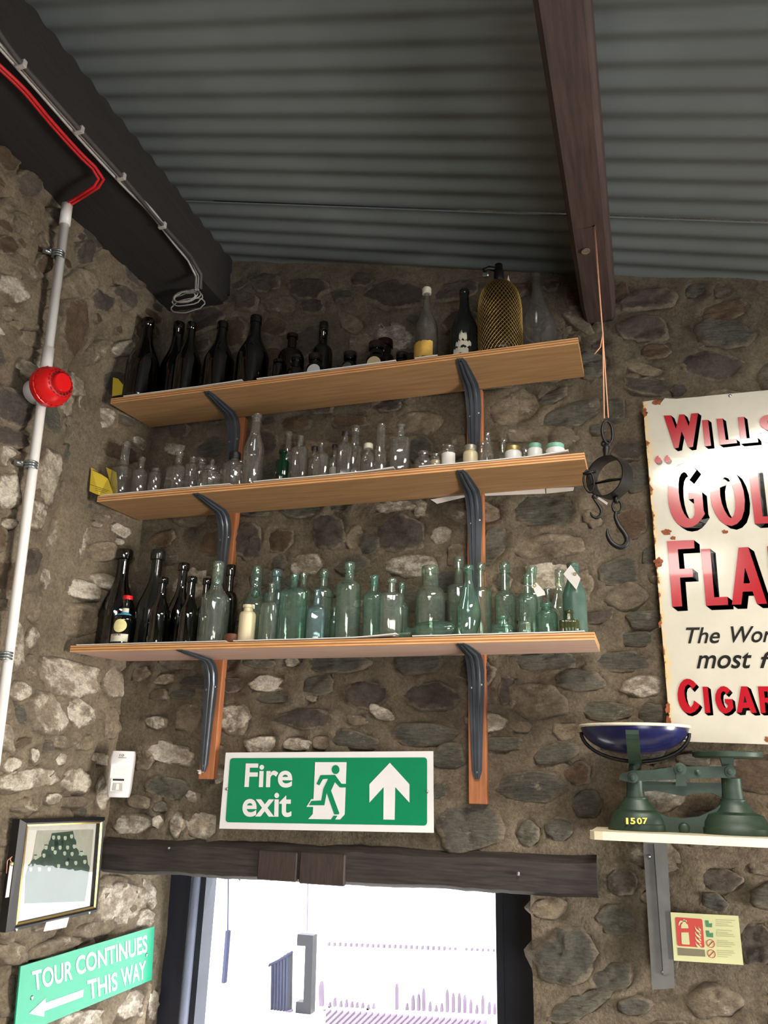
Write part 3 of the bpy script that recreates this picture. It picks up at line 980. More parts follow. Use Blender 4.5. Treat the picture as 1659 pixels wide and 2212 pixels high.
# ================================================================== OUTSIDE THE DOOR
tag(MB().box((-14, .5, -.12), (14, 16, -.02)).build('courtyard_ground', M['render']), 'pale sunlit paving of the yard', 'ground', None, 'structure')
YW = 4.2
wl = on_y(664, 1960, YW).x
tag(MB().box((wl, YW, -.02), (9, YW + .2, 5.0)).build('yard_wall', M['render']), 'white rendered wall across the yard', 'wall', None, 'structure')
tag(MB().box((-6, 2.215, -.02), (on_y(572, 2000, 2.215).x, 2.5, 5.0)).build('yard_side_wall', M['render']), 'white rendered wall nearer the doorway on the left of the yard', 'wall', None, 'structure')
# added tube marking the wall corner as a line, then drain pipe
q0, q1 = on_y(665, 1905, YW - .03), on_y(663, 2012, YW - .03)
tag(MB().tube([q0, q1], .006, 8).build('corner_line', M['fence']), 'thin pale line running down the corner of the white yard wall', 'cable')
q0, q1 = on_y(492, 2010, 2.2), on_y(486, 2124, 2.2)
pp = tag(MB().bevbox((q0.x - .010, 2.19, q1.z), (q0.x + .010, 2.23, q0.z), .003).build('drain_pipe', M['gate_blue']), 'slim dark downpipe on the white wall at the left of the doorway', 'pipe')
q2 = on_y(490, 1905, 2.2)
MB().tube([(q0.x, 2.2, q0.z), (q2.x, 2.2, q2.z + .1)], .004, 8).build('pipe_rod', M['gate_blue'], pp)
# dark ] shaped post, standing on a white plinth
YP = 2.3
zpl = on_y(655, 2190, YP).z
tag(MB().box((on_y(572, 2000, YP).x, YP - .03, -.02), (on_y(690, 2190, YP).x, YP + .09, zpl)).build('yard_plinth', M['render']), 'low white wall carrying the gate post in the yard', 'wall', None, 'structure')
P = lambda x, y: on_y(x, y, YP)
m = MB().prism([P(642, 2018), P(676, 2021), P(671, 2191), P(638, 2189), P(639, 2164), P(655, 2165), P(659, 2044), P(641, 2043)], (0, .06, 0))
post = tag(m.build('gate_post', M['gate_dark']), 'dark bracket-shaped gate post standing in the bright yard', 'post')
# railing that climbs towards the post
rl = empty('railing', P(610, 2190), 'dark blue railing with upright bars climbing to the gate post', 'railing')
for i in range(6):
    x = 587 + i * 6.6
    t = P(x + 1, 2082 - i * 4.6)
    b = P(x - 1, 2200 - i * 2.6)
    MB().prism([t + V(-.006, 0, 0), t + V(.004, 0, 0), b + V(.004, 0, 0), b + V(-.006, 0, 0)], (0, .02, 0)).build('rail_bar', M['gate_blue'], rl)
t, b = P(625, 2058), P(623, 2185)
MB().prism([t + V(-.006, 0, 0), t + V(.008, 0, 0), b + V(.008, 0, 0), b + V(-.006, 0, 0)], (0, .03, 0)).build('rail_post', M['gate_dark'], rl)
MB().tube([P(563, 2094), P(600, 2076), P(632, 2056)], .007, 8).build('top_rail', M['gate_blue'], rl)
MB().tube([P(586, 2198), P(632, 2182)], .006, 8).build('bottom_rail', M['fence'], rl)
# dentils under the coping of the yard wall
YQ = YW - .03
m = MB()
for i in range(31):
    x = 709 + i * 11.9
    if i in (24,):
        continue
    q = on_y(x, 2040 + i * .45, YQ)
    hh = .012 if i < 22 else .008
    m.box((q.x - .006, YQ, q.z - hh), (q.x + .006, YQ + .03, q.z + hh))
tag(m.build('wall_vents', M['fence']), 'row of tiny dark openings across the white yard wall', 'vents', None, 'stuff')
# pickets and the slatted deck in front of them
YF = 3.6
fe = empty('picket_fence', on_y(880, 2175, YF), 'low row of pale weathered pickets across the yard', 'fence')
fl = [(693, 2120), (711, 2166), (722, 2156), (735, 2163), (747, 2160), (759, 2164), (770, 2166), (782, 2167), (794, 2171), (806, 2168), (856, 2125), (878, 2168), (891, 2150), (903, 2148), (914, 2136), (928, 2164), (941, 2172), (953, 2168), (965, 2138), (978, 2146), (991, 2146), (1003, 2150), (1016, 2160), (1029, 2172), (1042, 2150), (1056, 2165), (1068, 2168)]
for i, (x, y) in enumerate(fl):
    yb = 2171 + (x - 693) * .048
    t, b = on_y(x, y, YF), on_y(x, yb + 3, YF)
    w = .0085 if i else .014
    MB().prism([(t.x - w * .3, YF, t.z), (t.x + w * .3, YF, t.z), (t.x + w, YF, t.z - .03), (b.x + w, YF, b.z), (b.x - w, YF, b.z), (t.x - w, YF, t.z - .03)], (0, .03, 0)).build('picket', M['fence'], fe)
dk = empty('slatted_deck', on_z(850, 2200, .82), 'slatted deck of pale diagonal boards below the pickets', 'deck')
for i in range(28):
    x = 700 + i * 12.9
    y = 2178 + i * .92
    t, b = on_z(x, y, .82), on_z(x - 46, y + 44, .82)
    dd = (b - t)
    sd = Vector((-dd.y, dd.x, 0)).normalized() * .010
    MB().prism([t - sd, t + sd, b + sd, b - sd], (0, 0, -.02)).build('deck_slat', M['fence'], dk)

# ================================================================== SHELVES
T_PLY = .018
SHELF = {}
YSF, YSB = -.2135, -.0215
shelf_spec = [('lowest', 2.4551, -.188, 1.2346, 'ply_pink', 'lowest plywood shelf, pinkish underneath, carrying the aqua and dark green bottles'),
              ('middle', 2.9078, -.188, 1.2341, 'ply', 'middle plywood shelf carrying clear medicine bottles and white jars'),
              ('top', 3.2356, -.188, 1.2338, 'ply', 'top plywood shelf under the roof carrying dark amber bottles')]
for (k, z, x0, x1, mt, lb) in shelf_spec:
    m = MB()
    n = 14
    vs, fs = [], []
    for i in range(n + 1):
        x = x0 + (x1 - x0) * i / n
        s = -.002 * math.sin(math.pi * i / n)
        xf = x - ({'lowest': .036, 'middle': .018, 'top': .021}[k] if i == 0 else 0)      # the near left corner runs a little further out than the back one
        vs += [(xf, YSF, z + s), (xf, YSF, z + T_PLY + s), (x, YSB, z + T_PLY + s), (x, YSB, z + s)]
    for i in range(n):
        for j in range(4):
            l = (j + 1) % 4
            fs.append((i * 4 + j, i * 4 + l, i * 4 + 4 + l, i * 4 + 4 + j))
    fs += [(0, 3, 2, 1), tuple(n * 4 + j for j in range(4))]
    m.add(vs, fs)
    SHELF[k] = (tag(m.build('shelf', M[mt], origin=((x0 + x1) / 2, -.12, z)), lb, 'shelf', 'plywood shelves'), z + T_PLY)

# battens
for (xc, p0, zt, lb) in ((.1405, (437, 1683), 3.2356, 'orange-stained wooden batten on the wall above the Fire exit sign, left one'), (.9161, (1029, 1737), 3.2356, 'longer orange-stained wooden batten on the wall, right of the Fire exit sign')):
    z0 = on_y(*p0, -.02).z
    o = MB().bevbox((xc - .0235, -.0205, z0), (xc + .0235, .004, zt - .001), .0015).build('batten', M['batten'])
    tag(o, lb, 'batten', 'shelf battens')
    if xc < .5:
        q = on_y(433, 1667, -.021)
        MB().prism([q + V(-.012, 0, .004), q + V(.009, 0, .006), q + V(.010, 0, -.002), q + V(.003, 0, -.001), q + V(.002, 0, -.007), q + V(-.006, 0, -.006), q + V(-.005, 0, .0)], (0, -.0008, 0)).build('torn_paper', M['paper'], o)


def bracket(xc, z, label, tip=.196, leg=.315, mt='steel', group='pressed steel shelf brackets', y0=-.0215, wtop=.036):
    """pressed steel shelf bracket: tapered arm, slanting corner, tapered ribbed leg"""
    path = [(y0 - tip, z - .001), (y0 - tip + .02, z - .0015), (y0 - .12, z - .003), (y0 - .052, z - .006), (y0 - .028, z - .018), (y0 - .013, z - .042), (y0 - .006, z - .072), (y0 - .005, z - .16), (y0 - .004, z - leg + .02), (y0 - .003, z - leg)]
    wid = [.009, .0145, .018, .0215, .0225, .0225, .0215, .0175, .0125, .006]
    cs = [(-1, 0), (-.55, 0), (-.42, .004), (-.18, .004), (-.10, .0015), (.10, .0015), (.18, .004), (.42, .004), (.55, 0), (1, 0)]
    vs, fs = [], []
    n = len(path)
    for i, ((y, zz), w) in enumerate(zip(path, wid)):
        y2, z2 = path[min(i + 1, n - 1)]
        y1, z1 = path[max(i - 1, 0)]
        d = Vector((0, y2 - y1, z2 - z1)).normalized()
        nr = Vector((0, d.z, -d.y))        # points out of the corner, away from wall and shelf
        rib = 1 if 2 <= i <= n - 2 else .2
        for (a, h) in cs:
            vs.append(Vector((xc + a * w, y, zz)) + nr * (h * rib + .0015))
        for (a, h) in reversed(cs):
            vs.append(Vector((xc + a * w, y, zz)) + nr * (h * rib - .0005))
    k = 2 * len(cs)
    for i in range(n - 1):
        for j in range(k):
            l = (j + 1) % k
            fs.append((i * k + j, i * k + l, (i + 1) * k + l, (i + 1) * k + j))
    fs += [list(range(k - 1, -1, -1)), [(n - 1) * k + j for j in range(k)]]
    o = MB().add(vs, fs).build('shelf_bracket', M[mt], None, True, sharp=40)
    tag(o, label, 'bracket', group)
    for (dx, dz) in ((-.0125, -.088), (.0125, -.080), (0, -leg + .016)):
        q = V(xc + dx, y0 - (.006 if dz > -.2 else .0045), z + dz)
        MB().lathe(q, [(.0042, 0), (.0040, .0018), (.0025, .0028)], 10, axis=(0, -1, 0)).build('screw', M['galv'], o, True)
    q = V(xc, y0 - tip + .014, z - .0022)
    MB().lathe(q, [(.004, 0), (.004, .0014), (.002, .002)], 10, axis=(0, 0, -1)).build('screw', M['black'], o, True)
    return o


for (k, nm) in (('lowest', 'lowest'), ('middle', 'middle'), ('top', 'top')):
    z = SHELF[k][1] - T_PLY
    bracket(.1405 - .006, z, 'grey steel bracket under the %s shelf on the left batten' % nm)
    bracket(.9161, z, 'grey steel bracket under the %s shelf on the right batten' % nm)


# pale paper showing below the back of the middle shelf
for quad, lb in (([(1046, 1064), (1177, 1055), (1178, 1066), (1048, 1071)], 'strip of white paper hanging below the middle shelf, right of the right batten'), ([(1180, 1055), (1240, 1052), (1238, 1060), (1180, 1066)], 'short end of white paper hanging below the right end of the middle shelf'), ([(930, 1079), (1004, 1066), (1004, 1074), (944, 1088)], 'torn scrap of white paper below the middle shelf, left of the right batten')):
    tag(MB().prism([on_y(x, y, -.0185) for x, y in quad], (0, .001, 0)).build('paper_strip', M['paper']), lb, 'paper')

# papers lining the shelves
def liner(k, x0, x1, y0, y1, label, curl=0.0, zoff=.0006, skew=0.0):
    z = SHELF[k][1] + zoff
    n = 16
    vs, fs = [], []
    for i in range(n + 1):
        t = i / n
        x = x0 + (x1 - x0) * t
        c = curl * max(0, (t - .65) / .35) ** 2
        w = .0012 * noise.noise(Vector((x * 9, 3, z)))
        for (y, e) in ((y0 + skew * t - .003, 0), (y0 + skew * t - .003, .0022), (y1 + skew * t, .0022), (y1 + skew * t, 0)):
            vs.append((x, y, z + c + abs(w) + e))
    for i in range(n):
        for j in range(4):
            l = (j + 1) % 4
            fs.append((i * 4 + j, i * 4 + l, i * 4 + 4 + l, i * 4 + 4 + j))
    fs += [(0, 3, 2, 1), tuple(n * 4 + j for j in range(4))]
    return tag(MB().add(vs, fs).build('lining_paper', M['paper'], None, True, sharp=40), label, 'paper', 'papers lining the shelves')


def sx(px, py):
    return on_y(px, py, YSF).x


liner('lowest', sx(166, 1390), sx(488, 1380), YSF + .001, -.05, 'white lining paper under the dark green bottles, left part of lowest shelf')
liner('lowest', sx(505, 1376), sx(856, 1360), YSF + .001, -.05, 'white lining paper with a lifted end, middle of the lowest shelf', .007)
liner('lowest', sx(891, 1364), sx(1263, 1364), YSF + .001, -.05, 'white lining paper under the tagged aqua bottles, right part of lowest shelf', .001)
liner('middle', sx(216, 1072), sx(497, 1044), YSF + .001, -.05, 'white lining paper under the leftmost clear bottles of the middle shelf')
liner('middle', sx(548, 1038), sx(850, 1008), YSF + .001, -.05, 'white lining paper under the middle run of clear bottles', .005)
liner('middle', sx(905, 1004), sx(1228, 980), YSF + .001, -.05, 'white lining paper under the white jars, right part of middle shelf', .009)
liner('top', sx(268, 850), sx(523, 818), YSF + .001, -.05, 'white lining paper under the tall amber bottles of the top shelf', .003)
liner('top', sx(555, 815), sx(855, 776), YSF + .001, -.05, 'white lining paper under the small jars of the top shelf', .001)
liner('top', sx(896, 770), sx(945, 765), YSF + .002, -.10, 'small white card under the bottle with the yellow label on top shelf')


# folded yellow cards at the left ends of the shelves
def card(k, quad, Y0, label, back=.03):
    ps = [on_y(x, y, Y0 + dy) for (x, y, dy) in quad]
    o = MB().prism(ps, (0, .0012, 0)).build('yellow_card', M['yellow'])
    return tag(o, label, 'card', 'folded yellow cards')


c1 = card('middle', [(197, 1010, 0), (233, 1034, .01), (244, 1066, .0), (214, 1070, 0), (193, 1061, 0)], -.2160, 'large printed yellow card hanging over the left end of the middle shelf')
c2 = card('middle', [(229, 1009, 0), (251, 1020, .0), (254, 1064, .0), (244, 1067, 0)], -.185, 'narrow yellow card standing against the leftmost clear bottle')
c3 = card('top', [(244, 815, 0), (255, 818, .0), (271, 838, .0), (268, 851, 0), (242, 856, 0)], -.19, 'small yellow card beside the first amber bottle on the top shelf')


def card_lines(o, rows, Y):
    m = MB()
    for (x0, y0, x1, y1, t) in rows:
        a, b = on_y(x0, y0, Y), on_y(x1, y1, Y)
        m.add([a, b, b + V(0, 0, -t), a + V(0, 0, -t)], [(0, 1, 2, 3)])
    tag(m.build('printed_lines', M['ink'], o), kind='stuff')


card_lines(c1, [(200, 1014, 218, 1023, .002), (194, 1046, 204, 1049, .0012), (206, 1050, 236, 1060, .0012), (206, 1054, 232, 1062, .001), (207, 1058, 228, 1065, .001)], -.2172)
# ------------------------------------------------------------------ text and flat print
def text_mesh(body, offset=0.0, shear=0.0, space=1.0, res=6):
    cu = bpy.data.curves.new('t', 'FONT')
    cu.body = body
    cu.size = 1
    cu.offset = offset
    cu.shear = shear
    cu.space_character = space
    cu.resolution_u = res
    ob = bpy.data.objects.new('t', cu)
    COL.objects.link(ob)
    me = bpy.data.meshes.new_from_object(ob)
    vs = [v.co.copy() for v in me.vertices]
    fs = [list(p.vertices) for p in me.polygons]
    bpy.data.objects.remove(ob)
    bpy.data.meshes.remove(me)
    bpy.data.curves.remove(cu)
    xs, ys = [v.x for v in vs], [v.y for v in vs]
    a, b, c, d = min(xs), max(xs), min(ys), max(ys)
    return [((v.x - a) / (b - a), (v.y - c) / (d - c)) for v in vs], fs


def text_quad(mb, body, bl, br, tr, tl, **k):
    uv, fs = text_mesh(body, **k)
    vs = []
    for (u, v) in uv:
        lo, hi = Vector(bl).lerp(Vector(br), u), Vector(tl).lerp(Vector(tr), u)
        vs.append(lo.lerp(hi, v))
    mb.add(vs, fs)


def flat(mb, pts, holes=()):
    """flat polygon with holes, triangulated"""
    from mathutils.geometry import tessellate_polygon
    loops = [[Vector(p) for p in pts]] + [[Vector(p) for p in h] for h in holes]
    tri = tessellate_polygon(loops)
    allv = [p for L in loops for p in L]
    mb.add(allv, [list(t) for t in tri])


def round_poly(c, r=4):
    """rounded quad through four corner points, corner size given as a share of the sides"""
    out = []
    n = len(c)
    for i in range(n):
        a, b, d = Vector(c[i - 1]), Vector(c[i]), Vector(c[(i + 1) % n])
        p, q = b + (a - b).normalized() * r, b + (d - b).normalized() * r
        for k in range(6):
            t = k / 5
            out.append((1 - t) ** 2 * p + 2 * t * (1 - t) * b + t * t * q)
    return out


# ------------------------------------------------------------------ Fire exit sign
YS = -.031
def fz(x, y, d=0.0):
    return on_y(440 + x * .31344, 1600 + y * .31344, YS - d)
fq = [fz(152, 82), fz(1580, 72), fz(1583, 635), fz(107, 606)]
o = MB().prism(fq, (0, .005, 0)).build('fire_exit_sign', M['sign_white'])
tag(o, 'green and white Fire exit sign with running figure and upward arrow', 'sign')
m = MB()
flat(m, round_poly([fz(182, 120, .0008), fz(1540, 115, .0008), fz(1540, 585, .0008), fz(150, 562, .0008)], .010))
m.build('green_panel', M['sign_green'], o)
m = MB()
text_quad(m, 'Fire', fz(280, 321, .0016), fz(610, 324, .0016), fz(612, 156, .0016), fz(290, 157, .0016), offset=.022)
text_quad(m, 'exit', fz(264, 524, .0016), fz(604, 527, .0016), fz(606, 360, .0016), fz(272, 358, .0016), offset=.022)
m.build('lettering', M['sign_white'], o)
m = MB()
flat(m, [fz(*p, .0016) for p in ((768, 148), (985, 148), (972, 508), (940, 543), (720, 540), (752, 505))])
flat(m, [fz(*p, .0017) for p in ((708, 456), (742, 402), (815, 408), (806, 457))])
m.build('doorway_symbol', M['sign_white'], o)
m = MB()
flat(m, [fz(909 + 27 * math.cos(a), 199 + 31 * math.sin(a), .0024) for a in [2 * math.pi * i / 24 for i in range(24)]])
flat(m, [fz(*p, .0024) for p in ((805, 237), (905, 235), (950, 297), (982, 298), (982, 322), (938, 322), (905, 285), (878, 345), (935, 500), (930, 508), (900, 508), (848, 360), (832, 445), (725, 445), (742, 415), (810, 412), (825, 330), (858, 262), (822, 265), (797, 308), (777, 298))])
flat(m, [fz(*p, .0024) for p in ((895, 517), (922, 517), (905, 544), (876, 543))])
m.build('running_figure', M['sign_green'], o)
m = MB()
flat(m, [fz(*p, .0016) for p in ((1283, 152), (1418, 300), (1418, 427), (1320, 320), (1316, 545), (1238, 543), (1240, 320), (1142, 427), (1142, 300))])
m.build('arrow_symbol', M['sign_white'], o)
for p in ((159, 333), (1540, 350)):
    MB().lathe(fz(*p), [(.0042, 0), (.004, .0015), (.002, .0028)], 10, axis=(0, -1, 0)).build('screw', M['galv'], o, True)

# ------------------------------------------------------------------ enamel sign
YE = -.034
def enamel():
    t = NT('white_enamel')
    nz = t.noise(7, 5, .6)
    col = t.ramp(nz, [(.3, lin(182, 176, 160)), (.7, lin(198, 192, 177))])
    g = t.n('ShaderNodeNewGeometry').outputs['Position']
    sp = t.n('ShaderNodeSeparateXYZ')
    t.l(g, sp.inputs[0])
    # rust creeping in from the left edge
    mr = t.n('ShaderNodeMapRange')
    mr.inputs['From Min'].default_value = 1.384
    mr.inputs['From Max'].default_value = 1.414
    mr.inputs['To Min'].default_value = .40
    mr.inputs['To Max'].default_value = -.2
    t.l(sp.outputs['X'], mr.inputs[0])
    ad = t.n('ShaderNodeMath', operation='ADD')
    t.l(mr.outputs[0], ad.inputs[0])
    t.l(t.noise(38, 6, .7), ad.inputs[1])
    stain = t.ramp(ad.outputs[0], [(.56, (0, 0, 0, 1)), (.84, (1, 1, 1, 1))])
    col = t.mix(stain, col, lin(206, 176, 120))
    rust = t.ramp(ad.outputs[0], [(.80, (0, 0, 0, 1)), (.88, (1, 1, 1, 1))])
    col = t.mix(rust, col, lin(120, 66, 32))
    rg = t.mix(rust, (.13, .13, .13, 1), (.8, .8, .8, 1))
    return t.pbsdf(col, rg, 0, t.bump(t.noise(11, 3, .5), .10, .006))
M['enamel'] = enamel()
M['rust'] = m_plain('rust', lin(128, 68, 34), .85, 0, .45, 90, .4)
e0, e1 = on_y(1388, 868, YE), on_y(1449, 1601, YE)
et, eb = on_y(1655, 843, YE), on_y(1655, 1608, YE)
WE = .66
slope_t, slope_b = (et.z - e0.z) / (et.x - e0.x), (eb.z - e1.z) / (eb.x - e1.x)
out = [e0, V(e0.x + .030, YE, e0.z + .002), V(e0.x + .034, YE, e0.z - .012), V(e0.x + .046, YE, e0.z - .010), V(e0.x + .058, YE, e0.z + .004)]
for i in range(1, 24):
    t = .06 + (WE - .06) * i / 23
    out.append(V(e0.x + t, YE, e0.z + slope_t * t - abs(.0016 * noise.noise(Vector((t * 90, 1, 1))))))
out += [V(e1.x + WE, YE, e1.z + slope_b * WE)]
for i in range(23, -1, -1):
    t = WE * i / 24
    out.append(V(e1.x + t, YE, e1.z + slope_b * t + abs(.0014 * noise.noise(Vector((t * 90, 5, 1))))))
for i in range(1, 40):
    q = e1.lerp(e0, i / 40)
    out.append(q + V(abs(.0022 * noise.noise(Vector((i * 1.7, 2, 8)))), 0, 0))
m = MB()
flat(m, out)
n = len(m.v)
nf = [list(f) for f in m.f]
m.v += [v + V(0, .003, 0) for v in m.v]
m.f += [[i + n for i in reversed(f)] for f in nf]
m.f += [(i, (i + 1) % n, (i + 1) % n + n, i + n) for i in range(n)]
es = m.build('enamel_sign', M['enamel'])
tag(es, 'white enamel cigarette advertising sign with red block letters and rusty edge', 'sign')
bm = bmesh.new(); bm.from_mesh(es.data); bmesh.ops.recalc_face_normals(bm, faces=bm.faces); bm.to_mesh(es.data); bm.free()

def zA(x, y, d=0.0):
    return on_y(1380 + x * .168173, 840 + y * .168173, YE - d)
def zB(x, y, d=0.0):
    return on_y(1400 + x * .156118, 1140 + y * .156118, YE - d)
def zC(x, y, d=0.0):
    return on_y(1420 + x * .144062, 1330 + y * .144062, YE - d)

G_A = [(740, 1045), (690, 990), (640, 960), (580, 952), (510, 970), (450, 1015), (410, 1080), (385, 1160), (372, 1260), (372, 1380), (385, 1490), (410, 1590), (450, 1670), (500, 1735), (560, 1770), (620, 1782), (690, 1770), (750, 1735), (800, 1680), (850, 1605), (832, 1560), (812, 1325), (638, 1335), (640, 1420), (705, 1410), (718, 1560), (712, 1620), (690, 1660), (655, 1672), (620, 1655), (580, 1600), (550, 1530), (525, 1430), (512, 1330), (510, 1220), (520, 1140), (545, 1090), (580, 1068), (610, 1085), (630, 1120), (650, 1170)]
O_A = [(1130, 1047), (1200, 1060), (1260, 1110), (1310, 1200), (1345, 1310), (1362, 1430), (1355, 1560), (1320, 1670), (1260, 1735), (1190, 1762), (1110, 1745), (1040, 1690), (980, 1600), (940, 1500), (920, 1400), (915, 1290), (930, 1190), (970, 1110), (1040, 1060)]
O_AI = [(1110, 1135), (1150, 1150), (1190, 1210), (1220, 1310), (1238, 1430), (1238, 1540), (1220, 1620), (1185, 1662), (1150, 1640), (1100, 1560), (1065, 1470), (1045, 1370), (1040, 1270), (1055, 1190), (1080, 1145)]
def quote(cx, cy):
    pts = []
    for i in range(20):
        a = math.radians(-150 + i * 300 / 19)
        pts.append((cx + 42 * math.cos(a + 1.2), cy + 42 * math.sin(a + 1.2)))
    return pts + [(cx - 5, cy - 60), (cx + 12, cy - 52), (cx + 4, cy - 34)][::-1][:0] + [(cx - 8, cy - 62)]
LET = [  # zoom, outline, holes, shadow offset
    (zA, [(320, 343), (412, 340), (475, 515), (520, 330), (580, 327), (640, 480), (672, 318), (760, 310), (695, 745), (640, 755), (548, 545), (510, 755), (458, 765)], [], (45, 36)),
    (zA, [(812, 403), (888, 397), (928, 730), (848, 738)], [], (45, 34)),
    (zA, [(997, 385), (1075, 380), (1115, 655), (1252, 648), (1262, 695), (1040, 720)], [], (45, 34)),
    (zA, [(1272, 365), (1350, 358), (1385, 635), (1525, 628), (1535, 685), (1310, 705)], [], (45, 34)),
    (zA, G_A, [], (62, 52)), (zA, O_A, [O_AI], (68, 48)),
    (zA, [(1408, 1035), (1520, 1028), (1590, 1640), (1800, 1630), (1810, 1720), (1490, 1735)], [], (75, 52)),
    (zB, [(262, 185), (635, 170), (642, 285), (410, 298), (435, 570), (612, 563), (622, 682), (440, 690), (472, 1088), (335, 1095)], [], (78, 60)),
    (zB, [(730, 297), (858, 290), (915, 962), (1098, 955), (1107, 1068), (803, 1080)], [], (78, 60)),
    (zB, [(1250, 275), (1385, 268), (1645, 1050), (1510, 1055), (1445, 880), (1310, 885), (1290, 1062), (1160, 1065)], [[(1340, 550), (1415, 768), (1320, 770)]], (82, 58)),
    (zB, [(1648, 255), (1790, 250), (1865, 1045), (1725, 1050)], [], (78, 58)),
    (zC, [(590, 1030), (540, 980), (490, 950), (440, 945), (390, 965), (345, 1015), (315, 1085), (303, 1170), (310, 1260), (335, 1340), (375, 1410), (430, 1455), (490, 1468), (560, 1440), (610, 1390), (640, 1335), (550, 1270), (535, 1330), (505, 1370), (470, 1350), (430, 1280), (410, 1200), (405, 1120), (420, 1060), (455, 1030), (490, 1045), (525, 1105)], [], (36, 40)),
    (zC, [(678, 1065), (755, 1065), (795, 1455), (715, 1460)], [], (46, 38)),
    (zC, [(1090, 1120), (1050, 1075), (1000, 1055), (950, 1065), (900, 1110), (870, 1180), (868, 1260), (890, 1340), (925, 1410), (980, 1460), (1030, 1468), (1090, 1440), (1140, 1385), (1125, 1250), (1010, 1250), (1015, 1300), (1055, 1340), (1055, 1370), (1030, 1390), (1000, 1370), (965, 1300), (950, 1230), (955, 1160), (985, 1130), (1015, 1145), (1035, 1185)], [], (40, 36)),
    (zC, [(1255, 1060), (1345, 1060), (1490, 1455), (1410, 1460), (1375, 1380), (1280, 1385), (1265, 1450), (1190, 1455)], [[(1310, 1195), (1340, 1300), (1290, 1305)]], (58, 38)),
    (zC, [(1508, 1060), (1690, 1060), (1735, 1110), (1745, 1200), (1725, 1260), (1790, 1455), (1700, 1458), (1650, 1300), (1610, 1300), (1625, 1458), (1550, 1460)], [[(1600, 1135), (1650, 1135), (1660, 1230), (1610, 1232)]], (52, 36)),
]
def put():
    blk.build('letter_shade', M['letter_black'], es)
    red.build('red_letter', M['letter_red'], es)


for (zf, pts, holes, (ox, oy)) in LET:
    red, blk = MB(), MB()
    flat(red, [zf(x, y, .0016) for x, y in pts], [[zf(x, y, .0016) for x, y in h] for h in holes])
    n = len(pts)
    for i in range(n):       # drop shade swept from every side of the letter
        (xa, ya), (xb, yb) = pts[i], pts[(i + 1) % n]
        blk.add([zf(xa, ya, .0006), zf(xb, yb, .0006), zf(xb + ox, yb + oy, .0006), zf(xa + ox, ya + oy, .0006)], [(0, 1, 2, 3)])
    for h in holes:
        n = len(h)
        for i in range(n):
            (xa, ya), (xb, yb) = h[i], h[(i + 1) % n]
            blk.add([zf(xa, ya, .0006), zf(xb, yb, .0006), zf(xb + ox, yb + oy, .0006), zf(xa + ox, ya + oy, .0006)], [(0, 1, 2, 3)])
    flat(blk, [zf(x + ox, y + oy, .0006) for x, y in pts], [[zf(x + ox, y + oy, .0006) for x, y in h] for h in holes])
    put()
red, blk = MB(), MB()
text_quad(blk, 'S', zA(1605, 735, .0006), zA(1900, 725, .0006), zA(1870, 365, .0006), zA(1590, 365, .0006), offset=.03)
text_quad(red, 'S', zA(1560, 700, .0016), zA(1855, 690, .0016), zA(1825, 328, .0016), zA(1545, 332, .0016), offset=.03)
put()
for (cx, cy) in ((246, 916), (366, 908)):
    red, blk = MB(), MB()
    for mb, dx, dy, d in ((red, 0, 0, .0016), (blk, 16, 24, .0006)):
        flat(mb, [zA(cx + dx + 42 * math.cos(a), cy + dy + 40 * math.sin(a), d) for a in [2 * math.pi * i / 18 for i in range(18)]])
        flat(mb, [zA(cx + dx + x, cy + dy + y, d + .0001) for (x, y) in ((-41, -6), (-28, -40), (-4, -58), (14, -54), (0, -36), (6, -30))])
    put()
kw = dict(offset=.012, shear=.22)
ink = MB()
text_quad(ink, 'The', zC(424, 418, .001), zC(938, 414, .001), zC(942, 170, .001), zC(428, 177, .001), **kw)
ink.build('black_word', M['letter_black'], es)
ink = MB()
text_quad(ink, 'Wor', zC(1094, 405, .001), zC(1730, 398, .001), zC(1735, 154, .001), zC(1100, 160, .001), **kw)
ink.build('black_word', M['letter_black'], es)
ink = MB()
text_quad(ink, 'most', zC(590, 795, .001), zC(1412, 790, .001), zC(1415, 545, .001), zC(594, 552, .001), **kw)
ink.build('black_word', M['letter_black'], es)
ink = MB()
text_quad(ink, 'f', zC(1540, 785, .001), zC(1730, 785, .001), zC(1740, 530, .001), zC(1545, 532, .001), **kw)
ink.build('black_word', M['letter_black'], es)
rr = random.Random(5)
for (zf, cx, cy, rx, ry) in ((zB, 255, 60, 62, 42), (zB, 345, 140, 40, 26), (zB, 1065, 55, 44, 26), (zB, 145, 480, 66, 74), (zA, 230, 170, 60, 34), (zA, 75, 300, 30, 60), (zC, 160, 1380, 36, 80), (zC, 165, 1570, 36, 70), (zC, 40, 130, 22, 60), (zC, 1650, 1855, 40, 50)):
    sdv = rr.uniform(0, 50)
    m = MB()
    flat(m, [zf(cx + rx * (1 + .55 * noise.noise(Vector((math.cos(a) * 2, math.sin(a) * 2, sdv)))) * math.cos(a), cy + ry * (1 + .55 * noise.noise(Vector((math.cos(a) * 2, math.sin(a) * 2, sdv)))) * math.sin(a), .0010) for a in [2 * math.pi * i / 26 for i in range(26)]])
    m.build('rust_patch', M['rust'], es)
for (zf, x, y) in ((zA, 103, 307), (zB, 148, 480), (zC, 218, 1640), (zC, 420, 1848)):
    MB().lathe(zf(x, y, .0012), [(.0028, 0), (.0028, .0006)], 12, axis=(0, -1, 0)).build('screw_hole', M['black'], es)
q = zA(1172, 90, 0)
MB().lathe(q, [(.0042, 0), (.0042, .0016), (.0018, .0022)], 12, axis=(0, -1, 0)).build('screw', M['galv'], es, True)

